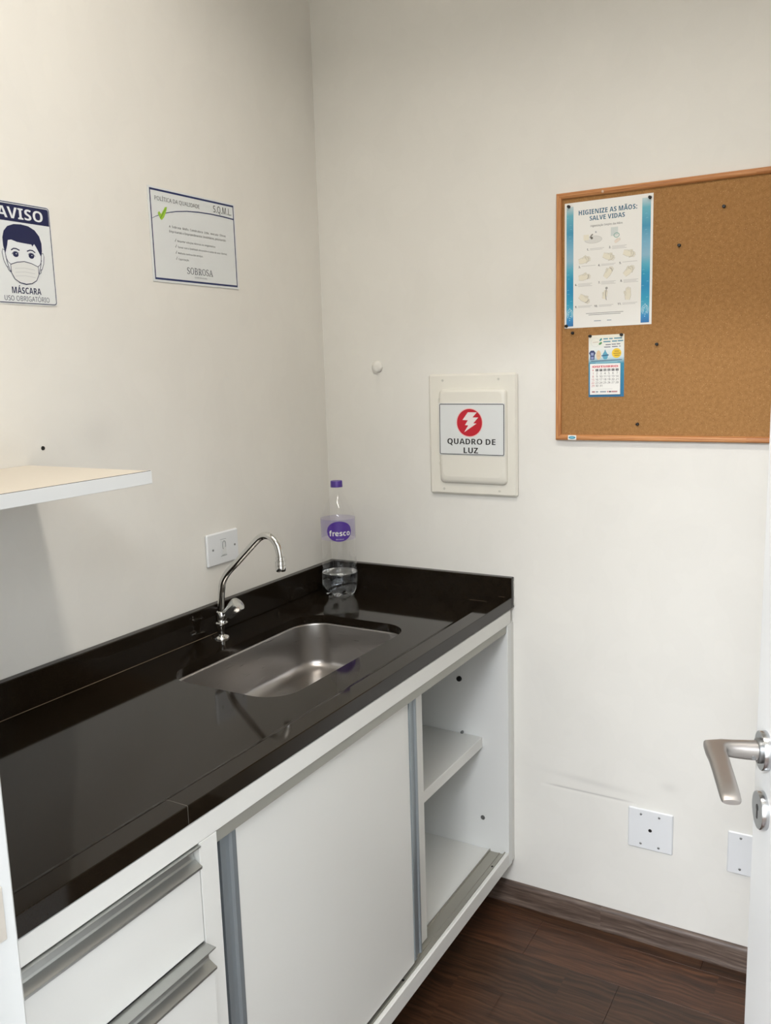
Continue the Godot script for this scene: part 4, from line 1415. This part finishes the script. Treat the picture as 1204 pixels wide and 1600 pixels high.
func calendar():
	var w := 0.0868
	var h := 0.1490
	var t := sheet("calendar", "small teal wall calendar with a tear-off page pinned below the hygiene poster", "calendar", Vector3(0.8306, 1.4322, 0.0082), 0.0, w, h, 0.0010, 0.0, M.paper)
	t.rotation.z = 0.008
	var k := Ink.new(0.0011)
	var X := func(u: float) -> float: return -w / 2 + u * w
	var Y := func(v: float) -> float: return h - v * h
	k.rect(X.call(0.0), Y.call(0.22), X.call(1.0), Y.call(0.0), c8(234, 230, 212), c8(228, 232, 228))
	k.rect(X.call(0.0), Y.call(0.36), X.call(1.0), Y.call(0.22), c8(228, 232, 228), c8(200, 216, 220))
	k.rect(X.call(0.0), Y.call(0.46), X.call(1.0), Y.call(0.36), c8(196, 214, 220), c8(56, 140, 164))
	k.rect(X.call(0.0), Y.call(1.0), X.call(1.0), Y.call(0.46), c8(44, 136, 164), c8(34, 112, 156))
	# faded round mark with a leaf and rows of small print
	k.to(5)
	k.ring(Ink.oval(X.call(0.19), Y.call(0.115), 0.0105, 0.0105, 26), 0.0006, c8(200, 206, 206))
	k.line(PackedVector2Array([Vector2(X.call(0.12), Y.call(0.115)), Vector2(X.call(0.28), Y.call(0.11))]), 0.0012, c8(196, 178, 160))
	k.poly(Ink.oval(X.call(0.345), Y.call(0.075), 0.0042, 0.0022, 14, 0.9), c8(70, 150, 150))
	k.poly(Ink.oval(X.call(0.335), Y.call(0.135), 0.0046, 0.0026, 14, 0.6), c8(92, 150, 96))
	var teal := c8(72, 140, 164)
	var dk := c8(96, 98, 116)
	for q in [[0.42, 0.065, 0.13, teal], [0.58, 0.065, 0.10, teal], [0.72, 0.062, 0.22, teal], [0.42, 0.110, 0.20, teal], [0.66, 0.107, 0.14, teal], [0.82, 0.105, 0.15, teal], [0.48, 0.160, 0.15, dk], [0.65, 0.157, 0.12, dk], [0.79, 0.155, 0.10, dk], [0.44, 0.197, 0.18, dk], [0.66, 0.194, 0.16, dk], [0.86, 0.192, 0.04, dk]]:
		k.to(8)
		k.line(PackedVector2Array([Vector2(X.call(q[0]), Y.call(q[1])), Vector2(X.call(q[0] + q[2]), Y.call(q[1]))]), 0.0026 if q[3] == teal else 0.0019, q[3])
	# dark shirt, peach drop, teal drop, yellow disc
	var shirt := PackedVector2Array()
	for q in [[0.01, 0.285], [0.06, 0.245], [0.15, 0.245], [0.20, 0.285], [0.175, 0.320], [0.165, 0.395], [0.045, 0.395], [0.045, 0.320]]:
		shirt.append(Vector2(X.call(q[0]), Y.call(q[1])))
	k.to(5)
	k.poly(shirt, c8(58, 70, 112))
	k.rect(X.call(0.065), Y.call(0.325), X.call(0.145), Y.call(0.280), c8(150, 160, 196))
	k.rect(X.call(0.065), Y.call(0.385), X.call(0.145), Y.call(0.345), c8(140, 150, 190))
	k.poly(Ink.oval(X.call(0.285), Y.call(0.322), 0.0060, 0.0115, 20), c8(226, 198, 158))
	k.line(PackedVector2Array([Vector2(X.call(0.25), Y.call(0.335)), Vector2(X.call(0.32), Y.call(0.335))]), 0.0008, c8(204, 170, 130))
	var drop := PackedVector2Array()
	for q in [[0.47, 0.230], [0.50, 0.275], [0.545, 0.315], [0.545, 0.360], [0.51, 0.395], [0.44, 0.395], [0.40, 0.360], [0.40, 0.310], [0.44, 0.275]]:
		drop.append(Vector2(X.call(q[0]), Y.call(q[1])))
	k.to(5)
	k.poly(drop, c8(92, 164, 190))
	k.line(PackedVector2Array([Vector2(X.call(0.37), Y.call(0.335)), Vector2(X.call(0.57), Y.call(0.325))]), 0.0028, c8(44, 100, 140))
	k.to(5)
	k.poly(Ink.oval(X.call(0.79), Y.call(0.300), 0.0115, 0.0115, 28), c8(232, 196, 50))
	for q in [[0.73, 0.270, 0.13], [0.70, 0.303, 0.20], [0.73, 0.335, 0.14]]:
		k.line(PackedVector2Array([Vector2(X.call(q[0]), Y.call(q[1])), Vector2(X.call(q[0] + q[2]), Y.call(q[1]))]), 0.0016, c8(150, 112, 20))
	k.line(PackedVector2Array([Vector2(X.call(0.07), Y.call(0.418)), Vector2(X.call(0.94), Y.call(0.405))]), 0.0016, c8(58, 90, 118))
	k.line(PackedVector2Array([Vector2(X.call(0.20), Y.call(0.447)), Vector2(X.call(0.82), Y.call(0.438))]), 0.0012, c8(150, 200, 210))
	obj("print", k.done(), M.ink, t)
	# the tear-off pad
	var m := MB.new()
	var px0: float = X.call(0.050); var px1: float = X.call(0.905); var py0: float = Y.call(0.962); var py1: float = Y.call(0.460)
	m.box(Vector3(px0, py0, 0.0016), Vector3(px1, py1, 0.0046), 0.0003)
	var pad := obj("tear_off_pad", m.done(), M.paper, t)
	k = Ink.new(0.0047)
	var pw := px1 - px0
	var ph := py1 - py0
	var PX := func(u: float) -> float: return px0 + u * pw
	var PY := func(v: float) -> float: return py1 - v * ph
	var red := c8(196, 70, 78)
	var bk := c8(46, 46, 50)
	var fb := font("Droid Sans", true)
	var sans := font("Droid Sans")
	k.rect(PX.call(0.06), PY.call(0.135), PX.call(0.95), PY.call(0.055), c8(240, 204, 204))
	k.text("OUTUBRO", PX.call(0.09), PX.call(0.92), PY.call(0.125), 0.0046, red, fb)
	var days := ["D", "S", "T", "Q", "Q", "S", "S"]
	for i in 7:
		var u := 0.105 + 0.132 * i
		if i > 0:
			k.to(0)
			k.rect(PX.call(u - 0.045), PY.call(0.245), PX.call(u + 0.045), PY.call(0.170), bk)
		k.to(2)
		k.text(days[i], PX.call(u), -1.0, PY.call(0.235), 0.0038, red if i == 0 else c8(236, 236, 232), fb, true)
	for d in 31:
		var u := 0.105 + 0.132 * (d % 7)
		var v := 0.345 + 0.100 * int(d / 7)
		k.to(0)
		k.text(str(d + 1), PX.call(u), -1.0, PY.call(v), 0.0050, red if d % 7 == 0 else bk, sans, true)
	k.line(PackedVector2Array([Vector2(PX.call(0.18), PY.call(0.82)), Vector2(PX.call(0.75), PY.call(0.82))]), 0.0006, c8(196, 196, 196))
	for q in [[0.07, 0.10, c8(168, 120, 124)], [0.20, 0.08, c8(140, 150, 160)], [0.34, 0.20, c8(150, 160, 170)], [0.57, 0.06, c8(196, 150, 152)], [0.64, 0.06, bk], [0.71, 0.20, c8(176, 128, 132)]]:
		k.to(0)
		k.rect(PX.call(q[0]), PY.call(0.93), PX.call(q[0] + q[1]), PY.call(0.885), q[2])
	obj("print", k.done(), M.ink, pad)


func plate_screw(parent: Node3D, p: Vector2, z: float, m0: Material):
	var m := MB.new()
	m.lathe([Vector2(0.0032, 0.0), Vector2(0.0030, 0.0008), Vector2(0.0016, 0.0015), Vector2(0.0, 0.0017)], 14, Transform3D(Basis(Vector3(1, 0, 0), PI / 2), Vector3(p.x, p.y, z)))
	obj("screw", m.done(), m0, parent)


func small_fittings():
	# blank plates low on the back wall
	var t := thing("blank_plate", "square white blank plate with four screws and a centre hole low on the back wall", "wall plate", Vector3(0.9582, 0.2618, 0.0003), 0.0, "white wall plates low on the back wall")
	var m := MB.new()
	m.box(Vector3(-0.0570, 0, 0), Vector3(0.0570, 0.1110, 0.0060), 0.0028)
	obj("plate", m.done(), M.plastic, t)
	for p in [Vector2(-0.0238, 0.0965), Vector2(0.0222, 0.0963), Vector2(-0.0235, 0.0147), Vector2(0.0220, 0.0125)]:
		plate_screw(t, p, 0.0059, M.zinc)
	m = MB.new()
	m.lathe([Vector2(0.0046, 0.0), Vector2(0.0046, 0.0006), Vector2(0.0040, 0.0008), Vector2(0.0, 0.0008)], 20, Transform3D(Basis(Vector3(1, 0, 0), PI / 2), Vector3(0.0, 0.0556, 0.0056)))
	obj("hole", m.done(), M.black, t)
	t = thing("blank_plate", "narrow white blank plate with two screws half hidden by the door", "wall plate", Vector3(1.1835, 0.2555, 0.0003), 0.0, "white wall plates low on the back wall")
	m = MB.new()
	m.box(Vector3(-0.0375, 0, 0), Vector3(0.0375, 0.1110, 0.0060), 0.0028)
	obj("plate", m.done(), M.plastic, t)
	for p in [Vector2(-0.007, 0.0978), Vector2(-0.007, 0.0152)]:
		plate_screw(t, p, 0.0059, M.zinc)
	# wall switch over the tap
	t = thing("wall_switch", "white wall switch plate behind the chrome tap", "switch", Vector3(0.0003, 1.0450, 0.4952), PI / 2)
	m = MB.new()
	m.box(Vector3(-0.0590, 0, 0), Vector3(0.0590, 0.0815, 0.0080), 0.0030)
	obj("plate", m.done(), M.plastic, t)
	for x in [-0.0385, 0.0440]:
		m = MB.new()
		m.lathe([Vector2(0.0030, 0.0), Vector2(0.0028, 0.0006), Vector2(0.0, 0.0008)], 14, Transform3D(Basis(Vector3(1, 0, 0), PI / 2), Vector3(x, 0.0410, 0.0078)))
		obj("screw", m.done(), M.zinc, t)
	for y in [0.0200, 0.0618]:
		obj("module_edge", box_mesh(Vector3(-0.0112, y, 0.0076), Vector3(0.0122, y + 0.0012, 0.0084), 0.0003), mat(c8(150, 154, 156), 0.4), t)
	m = MB.new()
	m.box(Vector3(-0.0085, 0.0225, 0.0076), Vector3(0.0095, 0.0605, 0.0100), 0.0012)
	var rk := obj("rocker", m.done(), M.edge, t)
	m = MB.new()
	var arc := []
	var rr := []
	for i in 21:
		var an := lerpf(-0.15 * PI, 1.25 * PI, i / 20.0)
		arc.append(Vector3(0.0005 + 0.0058 * cos(an), 0.0490 + 0.0095 * sin(an) * (1.0 if sin(an) > 0 else 1.6), 0.0102))
		rr.append(0.0009)
	m.tube(arc, rr, 8)
	obj("raised_mark", m.done(), mat(c8(146, 150, 152), 0.4), rk)
	# round cap on the back wall and the screw hole in the left wall
	m = MB.new()
	m.lathe([Vector2(0.0165, 0.0), Vector2(0.0165, 0.0035), Vector2(0.0150, 0.0065), Vector2(0.0110, 0.0088), Vector2(0.0, 0.0100)], 32, Transform3D(Basis(Vector3(1, 0, 0), PI / 2), Vector3.ZERO))
	tag(obj("round_cover", m.done(), M.paint, self, Vector3(0.1808, 1.5215, 0.0002)), "small round off-white cap on the back wall near the corner", "cover")
	m = MB.new()
	m.lathe([Vector2(0.0042, 0.0), Vector2(0.0040, 0.0012), Vector2(0.0022, 0.0018), Vector2(0.0, 0.0014)], 16, Transform3D(Basis(Vector3(0, 0, 1), -PI / 2), Vector3.ZERO))
	tag(obj("screw", m.done(), M.black, self, Vector3(0.0002, 1.3817, 0.9961)), "tiny black screw in the left wall just above the shelf", "screw")
